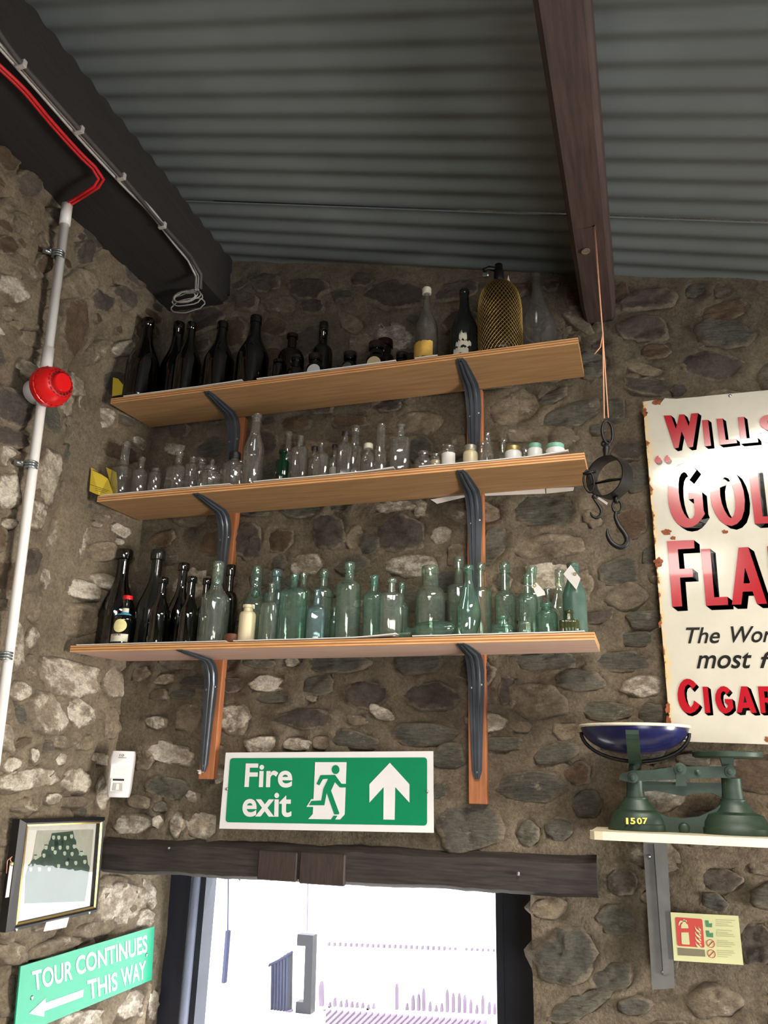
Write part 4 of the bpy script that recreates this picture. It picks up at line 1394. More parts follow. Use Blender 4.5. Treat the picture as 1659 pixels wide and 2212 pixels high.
# ------------------------------------------------------------------ Tour continues sign on the reveal
XT = XL + .036
def zT(x, y, d=0.0):
    return on_x(x * .22906, 1740 + y * .22906, XT + d)
tb = [zT(196, 1517), zT(1458, 1140), zT(1430, 1645), zT(130, 2190)]
o = MB().prism(tb, (-.004, 0, 0)).build('tour_sign', M['tour_green'])
tag(o, 'green sign reading Tour continues this way with a white arrow', 'sign')
m = MB()
text_quad(m, 'TOUR', zT(318, 1752, .001), zT(684, 1640, .001), zT(684, 1458, .001), zT(300, 1565, .001), offset=.02)
text_quad(m, 'CONTINUES', zT(722, 1605, .001), zT(1388, 1384, .001), zT(1388, 1218, .001), zT(712, 1430, .001), offset=.02)
text_quad(m, 'THIS', zT(838, 1838, .001), zT(1108, 1738, .001), zT(1106, 1570, .001), zT(822, 1650, .001), offset=.02)
text_quad(m, 'WAY', zT(1150, 1715, .001), zT(1372, 1630, .001), zT(1376, 1462, .001), zT(1136, 1540, .001), offset=.02)
m.build('lettering', M['sign_white'], o)
m = MB()
flat(m, [zT(*p, .001) for p in ((275, 1962), (432, 1815), (428, 1862), (790, 1735), (780, 1805), (420, 1938), (415, 1992))])
m.build('arrow_symbol', M['sign_white'], o)
for p in ((300, 1812), (1382, 1410)):
    MB().lathe(zT(*p), [(.0055, 0), (.005, .0015), (.0025, .0028)], 10, axis=(1, 0, 0)).build('screw', M['galv'], o, True)

# ------------------------------------------------------------------ framed group photograph
XF = XL + .040
def zP(x, y, d=0.0):
    return on_x(x * .22906, 1740 + y * .22906, XF + d)
oc = [zP(188, 130), zP(990, 108), zP(908, 1005), zP(52, 1200)]
ic = [zP(262, 196), zP(942, 168), zP(882, 950), zP(165, 1108)]
o = empty('framed_photograph', (oc[3] + oc[2]) / 2, 'framed old group photograph in a black and gilt frame on the left wall', 'picture')
NAMES = ('frame_rail', 'frame_rail', 'frame_rail', 'frame_rail')
for i in range(4):
    j = (i + 1) % 4
    m = MB()
    A, B, Cc, D = oc[i], oc[j], ic[j], ic[i]
    mid = [(A + D) / 2 + V(.008, 0, 0), (B + Cc) / 2 + V(.008, 0, 0)]
    bk = V(-.022, 0, 0)
    m.add([A, B, mid[1], mid[0], Cc, D, A + bk, B + bk, Cc + bk, D + bk], [(0, 1, 2, 3), (3, 2, 4, 5), (0, 6, 7, 1), (5, 4, 8, 9), (0, 3, 5, 9, 6), (1, 7, 8, 4, 2)])
    m.build('frame_rail', M['frame_black'], o)
    g = MB()
    s = [D.lerp((oc[i]), .30), Cc.lerp(oc[j], .30)]
    g.add([D + V(.0012, 0, 0), Cc + V(.0012, 0, 0), s[1] + V(.0045, 0, 0), s[0] + V(.0045, 0, 0)], [(0, 1, 2, 3)])
    g.build('gilt_edge', M['gold'], o)
MB().prism([p + V(-.012, 0, 0) for p in ic], (-.004, 0, 0)).build('mount', M['paper'], o)
M['photo_bg'] = m_plain('faded_photo_ground', lin(176, 174, 160), .6, 0, .12, 40, 0)
M['photo_dark'] = m_plain('faded_photo_coats', lin(44, 66, 52), .6, 0, .25, 60, 0)
M['photo_face'] = m_plain('faded_photo_faces', lin(176, 184, 164), .6, 0, .1, 60, 0)
dd = -.0112
pr = MB()
flat(pr, [zP(x, y, dd) for x, y in ((352, 236), (884, 224), (822, 905), (232, 925))])
print_o = pr.build('photographic_print', M['photo_bg'], o)
m = MB()
flat(m, [zP(x, y, dd + .0004) for x, y in ((490, 262), (690, 240), (705, 330), (712, 420), (730, 470), (820, 470), (838, 620), (832, 700), (800, 905), (232, 925), (240, 660), (270, 560), (330, 520), (400, 470), (440, 400), (470, 340))])
rows = [[(505, 300), (555, 300), (615, 305), (675, 290)], [(435, 395), (497, 405), (567, 395), (637, 395), (700, 385)], [(335, 490), (415, 470), (520, 440), (610, 450), (680, 455), (768, 455)], [(290, 600), (372, 600), (463, 600), (553, 570), (632, 545), (715, 540), (800, 530)]]
hd = MB()
for r_, row in enumerate(rows):
    for (x, y) in row:
        m.add([zP(x + 46 * math.cos(a), y + 62 + 52 * math.sin(a), dd + .0005 + r_ * .0001) for a in [2 * math.pi * i / 12 for i in range(12)]], [list(range(12))])
        hd.add([zP(x + 15 * math.cos(a), y + 23 * math.sin(a), dd + .0010 + r_ * .0001) for a in [2 * math.pi * i / 12 for i in range(12)]], [list(range(12))])
        m.add([zP(x + 17 * math.cos(a), y - 22 + 6 * math.sin(a), dd + .0015) for a in [2 * math.pi * i / 12 for i in range(12)]], [list(range(12))])
m.build('printed_coats', M['photo_dark'], print_o)
hd.build('printed_faces', M['photo_face'], print_o)
MB().prism([p + V(-.0045, 0, 0) for p in ic], (-.002, 0, 0)).build('glass_pane', M['pane'], o)
for p in ((150, 1168), (838, 1008)):
    MB().lathe(zP(*p, .003), [(.005, 0), (.004, .003), (.001, .004)], 10, axis=(1, 0, 0)).build('corner_pin', M['galv'], o, True)
# card tucked under it, tag on a string beside it
o = MB().prism([zP(446, 1076, .003), zP(655, 1046, .003), zP(625, 1148, .006), zP(412, 1188, .006)], (-.0012, 0, 0)).build('caption_card', M['paper'])
tag(o, 'small white card tucked under the lower edge of the framed photograph', 'card')
o = MB().prism([zP(98, 540, -.006), zP(128, 535, -.003), zP(88, 862, -.003), zP(52, 870, -.006)], (-.0012, 0, 0)).build('luggage_tag', M['paper'])
tag(o, 'white string tag hanging on the wall beside the framed photograph', 'tag')
MB().tube([zP(112, 545, -.004), zP(96, 510, -.006), zP(115, 480, -.004), zP(70, 520, -.008), zP(60, 640, -.012)], .0011, 6).build('tag_string', M['string'], o, True)
MB().ring(zP(115, 552, -.003), .004, .0012, (0, 1, 0), (0, 0, 1), 14, 6).build('tag_eyelet', M['lid_gold'], o, True)

# ------------------------------------------------------------------ fire extinguisher notice
YN = -.022
def zN(x, y, d=0.0):
    return on_y(1430 + x * .13803, 1950 + y * .13803, YN - d)
M['notice'] = m_plain('pale_green_notice', lin(208, 206, 152), .5, 0, .04, 20, 0)
M['notice_red'] = m_plain('notice_red', lin(196, 62, 48), .5, 0, .05, 20, 0)
M['notice_grey'] = m_plain('notice_grey', lin(120, 112, 84), .5, 0, .05, 20, 0)
M['notice_green'] = m_plain('notice_green', lin(70, 130, 84), .5, 0, .05, 20, 0)
M['notice_faint'] = m_plain('notice_faint_print', lin(182, 178, 130), .5, 0, .05, 20, 0)
o = MB().prism([zN(132, 150), zN(1195, 207), zN(1275, 975), zN(187, 905)], (0, .003, 0)).build('extinguisher_notice', M['notice'])
tag(o, 'pale notice with a red fire extinguisher panel on the wall', 'notice')
m = MB()
flat(m, round_poly([zN(205, 225, .0007), zN(630, 255, .0007), zN(668, 705, .0007), zN(242, 675, .0007)], .004))
m.build('red_panel', M['notice_red'], o)
m = MB()
flat(m, [zN(*p, .0013) for p in ((300, 345), (325, 315), (318, 285), (345, 258), (375, 290), (368, 315), (405, 345), (415, 400), (300, 400))])
flat(m, [zN(*p, .0013) for p in ((300, 465), (416, 465), (435, 645), (425, 658), (318, 650), (308, 636))])
flat(m, [zN(*p, .0013) for p in ((318, 280), (340, 268), (390, 280), (388, 300), (335, 292), (290, 318), (270, 360), (258, 355), (262, 312), (285, 280))])
for k in range(4):
    y = 375 + 80 * k
    flat(m, [zN(x + 3 * k, y + yy, .0013) for x, yy in ((510, -10), (535, 30), (575, 60), (612, 95), (575, 95), (545, 75), (522, 40))])
    flat(m, [zN(x + 3 * k, y + yy, .0013) for x, yy in ((565, -5), (585, 25), (608, 40), (610, 75), (580, 45))])
m.build('extinguisher_symbol', M['notice'], o)
m = MB()
flat(m, [zN(*p, .0007) for p in ((245, 703), (668, 735), (680, 845), (250, 822))])
m.build('grey_strip', M['notice_grey'], o)
m = MB()
flat(m, [zN(*p, .0007) for p in ((678, 275), (730, 278), (735, 330), (785, 320), (785, 385), (690, 380))])
flat(m, [zN(*p, .0007) for p in ((690, 435), (740, 438), (745, 480), (800, 470), (802, 545), (702, 535))])
m.build('green_symbols', M['notice_green'], o)
m = MB()
for (cx, cy) in ((765, 640), (778, 800)):
    c = zN(cx, cy, .0007)
    m.ring(c, .0135 * .58, .0006, (1, 0, 0), (0, 0, 1), 20, 5)
    m.tube([zN(cx - 38, cy + 38, .0007), zN(cx + 38, cy - 38, .0007)], .0008, 5)
m.build('prohibition_symbols', M['notice_red'], o)
m = MB()
for k in range(4):
    y = 262 + 160 * k
    for j in range(4):
        x1 = (1140, 1090, 1030, 1120)[(j + k) % 4]
        flat(m, [zN(*p, .0007) for p in ((850 + 6 * k, y + 30 * j), (x1, y + 12 + 30 * j), (x1 + 2, y + 26 + 30 * j), (852 + 6 * k, y + 14 + 30 * j))])
m.build('faded_text_lines', M['notice_faint'], o)

# ------------------------------------------------------------------ white conduit with alarm sounder
XC = XL + .050
c0, c1 = on_x(145, 445, XC), on_x(-40, 1870, XC)
o = empty('conduit', c1, 'white plastic conduit pipe running down the left wall', 'pipe')
MB().tube([c0, c1], .0125, 16).build('pipe', M['white_plastic'], o, True)
MB().tube([c0 + (c0 - c1).normalized() * .004, c0.lerp(c1, .035)], .0152, 16).build('coupler', M['white_plastic'], o, True)
s0 = on_x(84, 862, XC)
MB().tube([c0.lerp(c1, .255), c0.lerp(c1, .335)], .0155, 16).build('coupler', M['white_plastic'], o, True)
for (x, y) in ((126, 550), (67, 1005), (12, 1417)):
    c = on_x(x, y, XC)
    ax = (c0 - c1).normalized()
    m = MB()
    for k in (-.007, 0, .007):
        m.ring(c + ax * k, .0145, .0030, V(1, 0, 0), ax.cross(V(1, 0, 0)).normalized(), 18, 6)
    m.tube([c + V(-.012, -.014, 0), c + V(-.028, -.030, 0)], .008, 8)
    q = m.build('pipe_saddle', M['galv'], o, True)
    MB().lathe(c + V(-.008, -.024, 0), [(.005, 0), (.004, .003), (.001, .004)], 8, axis=(1, 0, 0)).build('screw', M['galv'], q, True)
# sounder
sc_ = on_x(76, 848, XL + .03)
sax = V(.96, -.22, .02).normalized()
sb = V(XL + .022, sc_.y, sc_.z)
o2 = empty('alarm_sounder', sb, 'round red fire alarm sounder on a white base on the conduit', 'alarm')
MB().lathe(sb, [(.030, 0), (.033, .004), (.033, .044), (.030, .048)], 28, axis=sax).build('base', M['white_plastic'], o2, True, sharp=40)
R0 = .054
MB().lathe(sb, [(.030, .046), (R0 * .86, .048), (R0 * .97, .055), (R0, .064), (R0, .072), (R0 * .965, .073), (R0 * .955, .082), (R0 * .95, .083), (R0 * .86, .100), (R0 * .70, .112), (R0 * .62, .115), (R0 * .60, .110), (R0 * .50, .110), (R0 * .48, .120), (R0 * .44, .1235), (.001, .124)], 40, axis=sax).build('red_body', M['red_plastic'], o2, True, sharp=38)
ex = sax.orthogonal().normalized()
ey = sax.cross(ex)
for k in range(18):
    a = 2 * math.pi * k / 18
    d = ex * math.cos(a) + ey * math.sin(a)
    c = sb + sax * .1135 + d * R0 * .62
    tq = sax.cross(d)
    m = MB().prism([c - tq * .0032 - d * .0050, c + tq * .0032 - d * .0050, c + tq * .0038 + d * .0042 - sax * .002, c - tq * .0038 + d * .0042 - sax * .002], sax * .0016)
    m.build('sound_slot', M['red_dark'], o2)
for k in range(20):
    a = 2 * math.pi * k / 20
    d = ex * math.cos(a) + ey * math.sin(a)
    c = sb + sax * .0775 + d * R0 * .955
    tq = sax.cross(d)
    MB().prism([c - tq * .0011 - sax * .0045, c + tq * .0011 - sax * .0045, c + tq * .0011 + sax * .0045, c - tq * .0011 + sax * .0045], d * .0022).build('grip_rib', M['red_plastic'], o2)

# ------------------------------------------------------------------ cables under the wall plate
ZC = 3.683


def cable(pts, r, mt, name, label, dz=0.0, drop=None, group=None):
    P3 = [on_z(x, y, ZC - r + dz) for (x, y) in pts]
    # smooth
    sm = []
    for i in range(len(P3) - 1):
        p0, p1, p2, p3 = P3[max(i - 1, 0)], P3[i], P3[i + 1], P3[min(i + 2, len(P3) - 1)]
        for k in range(5):
            t = k / 5
            sm.append(.5 * ((2 * p1) + (p2 - p0) * t + (2 * p0 - 5 * p1 + 4 * p2 - p3) * t * t + (3 * p1 - p0 - 3 * p2 + p3) * t ** 3))
    sm.append(P3[-1])
    d0 = (sm[0] - sm[1]).normalized()
    sm = [sm[0] + d0 * 1.2] + sm
    if drop:
        sm += [Vector(p) for p in drop]
    return tag(MB().tube(sm, r, 8).build(name, M[mt], None, True), label, 'cable', group)


RED = [(0, 150), (51, 199), (111, 270), (169, 334), (200, 364)]
e_ = c0 + V(0, 0, .006)
k1 = on_z(213, 386, ZC - .012)
k2 = on_z(203, 403, ZC - .03)
k3 = on_z(176, 420, ZC - .026)
cable(RED, .0044, 'red_cable', 'red_cable', 'red fire alarm cable dropping from the wall plate into the white conduit, lower one', 0, [k1, k2, k3, e_ + V(0, -.004, 0), e_ + V(0, -.004, -.03)])
cable([(x + 5, y - 4) for x, y in RED], .0044, 'red_cable', 'red_cable', 'red fire alarm cable dropping from the wall plate into the white conduit, upper one', 0, [k1 + V(.012, .006, 0), k2 + V(.010, .006, 0), k3 + V(.006, .008, 0), e_ + V(.004, .005, 0), e_ + V(.004, .004, -.03)])
GREY = [(0, 105), (81, 196), (176, 304), (263, 398), (321, 456), (371, 520), (406, 562)]
ce = on_z(424, 598, ZC - .008)
cl = V(ce.x - .002, ce.y + .01, ce.z - .045)
cable(GREY, .0040, 'grey_cable', 'grey_cable', 'pale grey cable clipped along the wall plate, lower of the pair', 0, [ce, cl])
cable([(x + 5, y - 5) for x, y in GREY], .0040, 'grey_cable', 'grey_cable', 'pale grey cable clipped along the wall plate, upper of the pair', 0, [ce + V(.01, 0, 0), cl + V(.008, 0, 0)])
DK = [(0, 74), (47, 138), (172, 280), (263, 381), (351, 486), (410, 552)]
dko = cable(DK, .0062, 'dark_cable', 'dark_conduit', 'thicker dark cable clipped beside the pale grey pair', 0, [on_z(434, 592, ZC - .010), on_z(434, 592, ZC - .010) + V(-.002, .01, -.05)])
for (x, y) in ((47, 138), (172, 280), (263, 381), (351, 486)):
    q = on_z(x, y, ZC - .004)
    MB().bevbox((q.x - .012, q.y - .006, ZC - .016), (q.x + .012, q.y + .006, ZC + .004), .002).build('cable_clip', M['grey_cable'], dko)
m = MB()
rr = random.Random(3)
bc = on_z(402, 645, ZC - .035)
for k in range(5):
    pts = []
    for i in range(22):
        a = 2 * math.pi * i / 20 + k
        pts.append(bc + V(.040 * math.cos(a) * (1 + .15 * k), rr.uniform(-.003, .003) + .006 * k - .01, .018 * math.sin(a) * (1 + .12 * k) + .006 * k * math.sin(k)))
    m.tube(pts, .0022, 6)
tag(m.build('cable_coil', M['grey_cable'], None, True), 'tangled coil of thin cable ends in the dark corner under the roof', 'cable')

# ------------------------------------------------------------------ movement sensor in the corner
pc = on_y(262, 1672, -.075)
sensor = empty('movement_sensor', pc + V(0, 0, -.06), 'white plastic movement sensor fixed across the corner of the walls', 'sensor')
fx = V(math.cos(math.radians(-38)), math.sin(math.radians(-38)), 0)      # facing out of the corner
fx = V(.46, -.89, 0).normalized()
rx_ = V(-fx.y, fx.x, 0)
def sn(a, b, d):
    return pc + rx_ * a + V(0, 0, b) + fx * d
n = 12
vs, fs = [], []
prof2 = []
for i in range(n + 1):
    t = i / n
    b = -.062 + .124 * t
    fr = .026 + .013 * math.sin(math.pi * min(1, t * 1.08)) + (.006 if t > .55 else 0) * math.sin((t - .55) / .45 * math.pi)
    w = .034 * (1 - .10 * abs(2 * t - 1) ** 6) * (1 - .07 * (1 - t))
    ring = [(-w, -.012), (-w, fr * .35), (-w * .93, fr * .80), (-w * .75, fr), (w * .75, fr), (w * .93, fr * .80), (w, fr * .35), (w, -.012)]
    for (a, d) in ring:
        vs.append(sn(a, b, d))
for i in range(n):
    for j in range(8):
        l = (j + 1) % 8
        fs.append((i * 8 + j, i * 8 + l, (i + 1) * 8 + l, (i + 1) * 8 + j))
fs += [list(range(7, -1, -1)), [n * 8 + j for j in range(8)]]
M['sensor_white'] = m_plain('glossy_white_plastic', lin(228, 224, 222), .12, 0, .02, 20, 0)
MB().add(vs, fs).build('housing', M['sensor_white'], sensor, True, sharp=50)
MB().prism([sn(-.020, -.046, 0.0362), sn(.020, -.046, 0.0362), sn(.020, -.012, 0.0422), sn(-.020, -.012, 0.0422)], fx * .0012).build('lens_window', M['white_plastic'], sensor)
MB().prism([sn(-.015, -.018, 0.0427), sn(.015, -.018, 0.0427), sn(.015, -.013, 0.0437), sn(-.015, -.013, 0.0437)], fx * .0006).build('dark_slot', M['black'], sensor)
MB().prism([sn(-.013, -.044, 0.0397), sn(.013, -.044, 0.0397), sn(.012, -.024, 0.0427), sn(-.012, -.024, 0.0427)], fx * .0005).build('lens_recess', M['grey_cable'], sensor)
MB().prism([sn(-.005, -.042, 0.0407), sn(.004, -.042, 0.0407), sn(.003, -.026, 0.0432), sn(-.004, -.026, 0.0432)], fx * .0005).build('lens_rib', M['white_plastic'], sensor)
m = MB()
text_quad(m, '10', sn(-.006, .0475, 0.0387), sn(.006, .0475, 0.0387), sn(.006, .0535, 0.0372), sn(-.006, .0535, 0.0372), offset=.01)
flat(m, [sn(-.008, .043, 0.0407), sn(.014, .043, 0.0407), sn(.014, .0442, 0.0404), sn(-.008, .0442, 0.0404)])
m.build('printed_mark', M['black'], sensor)

# ------------------------------------------------------------------ spring balance on a string
tp = on_z(1283, 487, 3.4315)
YH = tp.y
H_ = lambda x, y, dy=0.0: on_y(x, y, YH + dy)
hx = H_(1312, 935).x
o = empty('spring_balance', H_(1320, 1180), 'black iron spring balance with hooks hanging on a pink string', 'balance')
g1, g2 = H_(1302, 720), H_(1308, 903)
m = MB().tube([V(tp.x, YH, tp.z + .004), V(g1.x, YH, g1.z), V(g2.x - .003, YH, g2.z)], .0016, 6).tube([V(tp.x + .002, YH, tp.z + .004), V(g1.x, YH, g1.z), V(g2.x + .006, YH, g2.z)], .0014, 6)
m.tube([g1, H_(1297, 750), H_(1284, 765)], .0012, 5)
m.build('string', M['string'], o, True)
MB().lathe(V(tp.x, YH, tp.z - .004), [(.003, 0), (.003, .006)], 8).build('nail', M['iron'], o)
rc = H_(1312, 934)
ps = px_size(rc)
MB().ring(rc, 1, .0038, (12.5 * ps * .85, 12.5 * ps * .5, 0), (0, 0, 27 * ps), 28, 8).build('top_ring', M['iron'], o, True)
m = MB().tube([H_(1310, 960), H_(1310, 970), H_(1309, 982), H_(1310, 992)], [.006, .0085, .0055, .007], 10)
m.ring(H_(1309, 958), 1, .0028, (.009, 0, 0), (0, .003, .008), 16, 6)
m.build('swivel', M['iron'], o, True)
# round case: a short open drum turned half away
dc = H_(1316, 1032)
da = V(-.50, -.86, -.06).normalized()          # axis of the drum
du = V(0, 0, 1)
dr_ = da.cross(du).normalized()
R1, wd = 45 * ps, .040
vs, fs = [], []
N = 40
for i in range(N):
    a = 2 * math.pi * i / N
    d = dr_ * math.cos(a) + du * math.sin(a)
    vs += [dc + d * R1 + da * wd / 2, dc + d * R1 - da * wd / 2, dc + d * (R1 - .0025) - da * wd / 2, dc + d * (R1 - .0025) + da * (wd / 2)]
for i in range(N):
    j = (i + 1) % N
    for k in range(4):
        l = (k + 1) % 4
        fs.append((i * 4 + k, i * 4 + l, j * 4 + l, j * 4 + k))
MB().add(vs, fs).build('round_case', M['iron'], o, True, sharp=40)
MB().tube([dc + dr_ * R1 * .95 - du * .004, dc - du * .006, dc - dr_ * R1 * .85 - du * .012], [.0018, .0038, .0025], 8).build('pointer_bar', M['iron'], o, True)
lr = H_(1272, 1040)
m = MB().ring(lr, 1, .0030, (13 * ps * .75, 0, 6 * ps), (-4 * ps, 0, 24 * ps), 24, 8)
m.tube([lr + V(-.012, 0, .018), lr + V(.016, 0, .022)], .004, 8)
m.build('side_ring', M['iron'], o, True)


def hook(pts, r, nm):
    P3 = [H_(*p) for p in pts]
    sm = []
    for i in range(len(P3) - 1):
        p0, p1, p2, p3 = P3[max(i - 1, 0)], P3[i], P3[i + 1], P3[min(i + 2, len(P3) - 1)]
        for k in range(5):
            t = k / 5
            sm.append(.5 * ((2 * p1) + (p2 - p0) * t + (2 * p0 - 5 * p1 + 4 * p2 - p3) * t * t + (3 * p1 - p0 - 3 * p2 + p3) * t ** 3))
    sm.append(P3[-1])
    n_ = len(sm)
    rs = [r * (.85 + .3 * math.sin(math.pi * i / n_)) * (1 if i < n_ - 6 else (n_ - i) / 7 + .15) for i in range(n_)]
    MB().tube(sm, rs, 10).build(nm, M['iron'], o, True)


hook([(1285, 1070), (1284, 1078), (1292, 1090), (1299, 1103), (1297, 1113), (1288, 1119), (1279, 1114), (1275, 1106)], .0032, 'small_hook')
MB().lathe(H_(1284, 1074) - V(0, 0, .004), [(.004, 0), (.006, .003), (.006, .007), (.003, .01)], 12).build('hook_knob', M['iron'], o, True)
m = MB().ring(H_(1333, 1094), 1, .0030, (9 * ps, 0, 0), (0, 0, 14 * ps), 20, 8)
m.tube([H_(1330, 1072), H_(1331, 1086)], .006, 8)
m.build('lower_swivel', M['iron'], o, True)
hook([(1331, 1106), (1330, 1118), (1337, 1135), (1349, 1152), (1355, 1166), (1350, 1178), (1338, 1182), (1322, 1173), (1313, 1157), (1312, 1142)], .0050, 'large_hook')
MB().prism([H_(1291, 1077), H_(1294, 1074), H_(1313, 1086), H_(1311, 1091)], (0, -.0008, 0)).build('paper_label', M['paper'], o)

# ------------------------------------------------------------------ shelf with the counter scales
YK0, YK1 = -.235, .0
zf_ = on_y(1275, 1809, YK0).z
zk = on_y(1271, 1795, YK0).z       # top of the cream shelf
xk = on_y(1271, 1800, YK0).x
m = MB()
out = [(xk + .004, YK1 - .01)] + [(xk + .004, -.17), (xk, -.19), (xk + .002, YK0 + .02), (xk + .012, YK0 + .004), (xk + .03, YK0), (2.2, YK0), (2.2, YK1 - .01)]
m.prism([(x, y, zk - .017) for x, y in reversed(out)], (0, 0, .017))
ks = tag(m.build('scale_shelf', M['cream_paint']), 'small cream painted shelf holding the green scales', 'shelf')
# bracket
def bx(x, y):
    return on_y(x, y, -.012)
m = MB()
a0, a1 = bx(1390, 1815), bx(1444, 1815)
b0, b1 = bx(1409, 2138), bx(1458, 2136)
m.prism([bx(1389, 1815), bx(1440, 1815), bx(1458, 2134), bx(1409, 2137)], (0, -.004, 0))
M['bracket_grey'] = m_plain('old_grey_bracket_paint', lin(104, 102, 98), .5, .2, .15, 20, .05)
kb = m.build('shelf_bracket', M['bracket_grey'])
tag(kb, 'long grey steel bracket under the cream scale shelf', 'bracket')
MB().prism([bx(1412, 1815), bx(1425, 1815), bx(1446, 2100), bx(1433, 2104)], (0, -.010, 0)).build('rib', M['bracket_grey'], kb)
q = bx(1414, 1815)
MB().box((q.x - .018, -.20, zk - .022), (q.x + .018, -.010, zk - .0175)).build('bracket_arm', M['bracket_grey'], kb)
for (x, y) in ((1402, 1850), (1432, 2100)):
    MB().lathe(bx(x, y) + V(0, -.004, 0), [(.005, 0), (.004, .003), (.001, .004)], 10, axis=(0, -1, 0)).build('screw', M['galv'], kb, True)

# counter scales
YG = -.125
G = lambda x, y, dy=0.0: on_y(x, y, YG + dy)
gp = px_size(G(1470, 1700))
sc0 = empty('counter_scales', V(G(1470, 1800).x, YG, zk), 'green cast iron counter scales numbered 1507 with a navy enamel pan', 'scales')
def zrel(y, x=1400):
    return G(x, y).z
def pedestal(cx, prof_px, nm, flat_=.62):
    x = G(cx, 1790).x
    z0 = zk
    pr = []
    ztop = G(cx, prof_px[-1][1]).z
    ybase = prof_px[0][1]
    zb = G(cx, ybase).z
    for (r, y) in prof_px:
        z = z0 + (G(cx, y).z - zb) * 1.0
        pr.append((r * gp, z - z0))
    return MB().lathe((x, YG, z0), pr, 36, shape=lambda a, r, h: (r * math.cos(a), r * math.sin(a) * flat_)).build(nm, M['scale_green'], sc0, True, sharp=35)
pedestal(1377, [(61, 1802), (61, 1788), (58, 1786), (58, 1779), (53, 1765), (44, 1758), (41, 1757), (34, 1745), (27, 1737), (25, 1733), (26, 1730), (20, 1729), (17, 1712), (18, 1690), (22, 1688)], 'left_pedestal')
pedestal(1590, [(68, 1815), (68, 1801), (65, 1798), (64, 1788), (56, 1772), (46, 1768), (40, 1766), (31, 1752), (26, 1742), (27, 1739), (22, 1738), (20, 1715), (20, 1693), (23, 1691)], 'right_pedestal')
m = MB()
m.prism([G(x, y, -.012) for x, y in ((1400, 1806), (1400, 1740), (1412, 1750), (1440, 1764), (1475, 1768), (1510, 1764), (1545, 1748), (1556, 1738), (1560, 1812))], (0, .03, 0))
for v_ in m.v:
    v_.z = max(v_.z, zk + .0005)
m.build('base_web', M['scale_green'], sc0)
MB().lathe(G(1478, 1789, -.012), [(.012, 0), (.011, .004), (.006, .006)], 16, axis=(0, -1, 0)).build('base_boss', M['scale_green'], sc0, True)
m = MB()
m.prism([G(x, y, .0) for x, y in ((1352, 1692), (1400, 1687), (1470, 1690), (1603, 1692), (1602, 1738), (1562, 1738), (1558, 1722), (1535, 1712), (1500, 1714), (1476, 1720), (1445, 1714), (1415, 1708), (1392, 1710), (1390, 1732), (1355, 1732))], (0, .02, 0))
m.build('upper_frame', M['scale_green'], sc0)
m = MB()
m.prism([G(x, y, -.022) for x, y in ((1340, 1672), (1366, 1664), (1400, 1664), (1455, 1657), (1470, 1648), (1484, 1656), (1560, 1655), (1578, 1652), (1589, 1668), (1578, 1681), (1555, 1680), (1480, 1683), (1380, 1687), (1360, 1690), (1338, 1684))], (0, .014, 0))
m.build('balance_beam', M['scale_green'], sc0)
for (x, y, r) in ((1367, 1680, 11), (1469, 1661, 13), (1577, 1667, 11), (1507, 1669, 6)):
    c = G(x, y, -.022)
    MB().lathe(c, [(r * gp, -.002), (r * gp, .004), (r * gp * .55, .005), (r * gp * .5, .008), (.001, .009)], 18, axis=(0, -1, 0)).build('pivot_boss', M['scale_green'], sc0, True, sharp=40)
MB().prism([G(x, y, -.026) for x, y in ((1461, 1668), (1481, 1668), (1482, 1688), (1484, 1698), (1459, 1698), (1460, 1688))], (0, .012, 0)).build('centre_stirrup', M['scale_green'], sc0)
MB().prism([G(x, y, -.01) for x, y in ((1567, 1680), (1577, 1680), (1579, 1694), (1566, 1694))], (0, .01, 0)).build('beam_stop', M['scale_green'], sc0)
# weight plate
px_, pz_ = G(1571, 1632).x, G(1571, 1632).z
MB().lathe((px_, YG, pz_ - .006), [(66 * gp, 0), (71 * gp, .003), (71 * gp, .012), (69 * gp, .014)], 36, shape=lambda a, r, h: (r * math.cos(a), r * math.sin(a) * .72)).build('weight_plate', M['scale_green'], sc0, True, sharp=35)
MB().prism([G(x, y, -.012) for x, y in ((1556, 1637), (1586, 1637), (1584, 1662), (1576, 1672), (1566, 1668), (1560, 1652))], (0, .024, 0)).build('plate_post', M['scale_green'], sc0)
# pan carrier
YA = YG
zrim = G(1370, 1571).z
xc_ = G(1369, 1571).x
hw = 117 * gp
m = MB()
pts = []
for i in range(25):
    a = math.pi + math.pi * i / 24
    pts.append(V(xc_ + hw * .99 * math.cos(a), YG - .0, zrim - .012 - 62 * gp * -math.sin(a)))
m.tube(pts, .0042, 8)
m.build('carrier_hoop', M['iron'], sc0, True)
z1_ = G(1365, 1640).z
m = MB()
pf = []
for i in range(9):
    t = i / 8
    pf.append((YG - .105 * math.cos(t * math.pi / 2) ** .7 if t < 1 else YG, zrim - .012 + (z1_ - zrim) * t))
vs, fs = [], []
for (y, z) in pf:
    vs += [(xc_ - .016, y, z), (xc_ + .012, y, z), (xc_ + .012, y - .003, z - .001), (xc_ - .016, y - .003, z - .001)]
for i in range(8):
    for k in range(4):
        l = (k + 1) % 4
        fs.append((i * 4 + k, i * 4 + l, i * 4 + 4 + l, i * 4 + 4 + k))
fs += [(0, 3, 2, 1), (32, 33, 34, 35)]
MB().add(vs, fs).build('carrier_strap', M['scale_green'], sc0)
MB().tube([V(xc_, YG, z1_ + .002), V(G(1368, 1690).x, YG, G(1368, 1692).z)], .014, 12).build('carrier_post', M['scale_green'], sc0, True)
t = text_mesh('1507', .012)
m = MB()
xa = G(1377, 1790).x
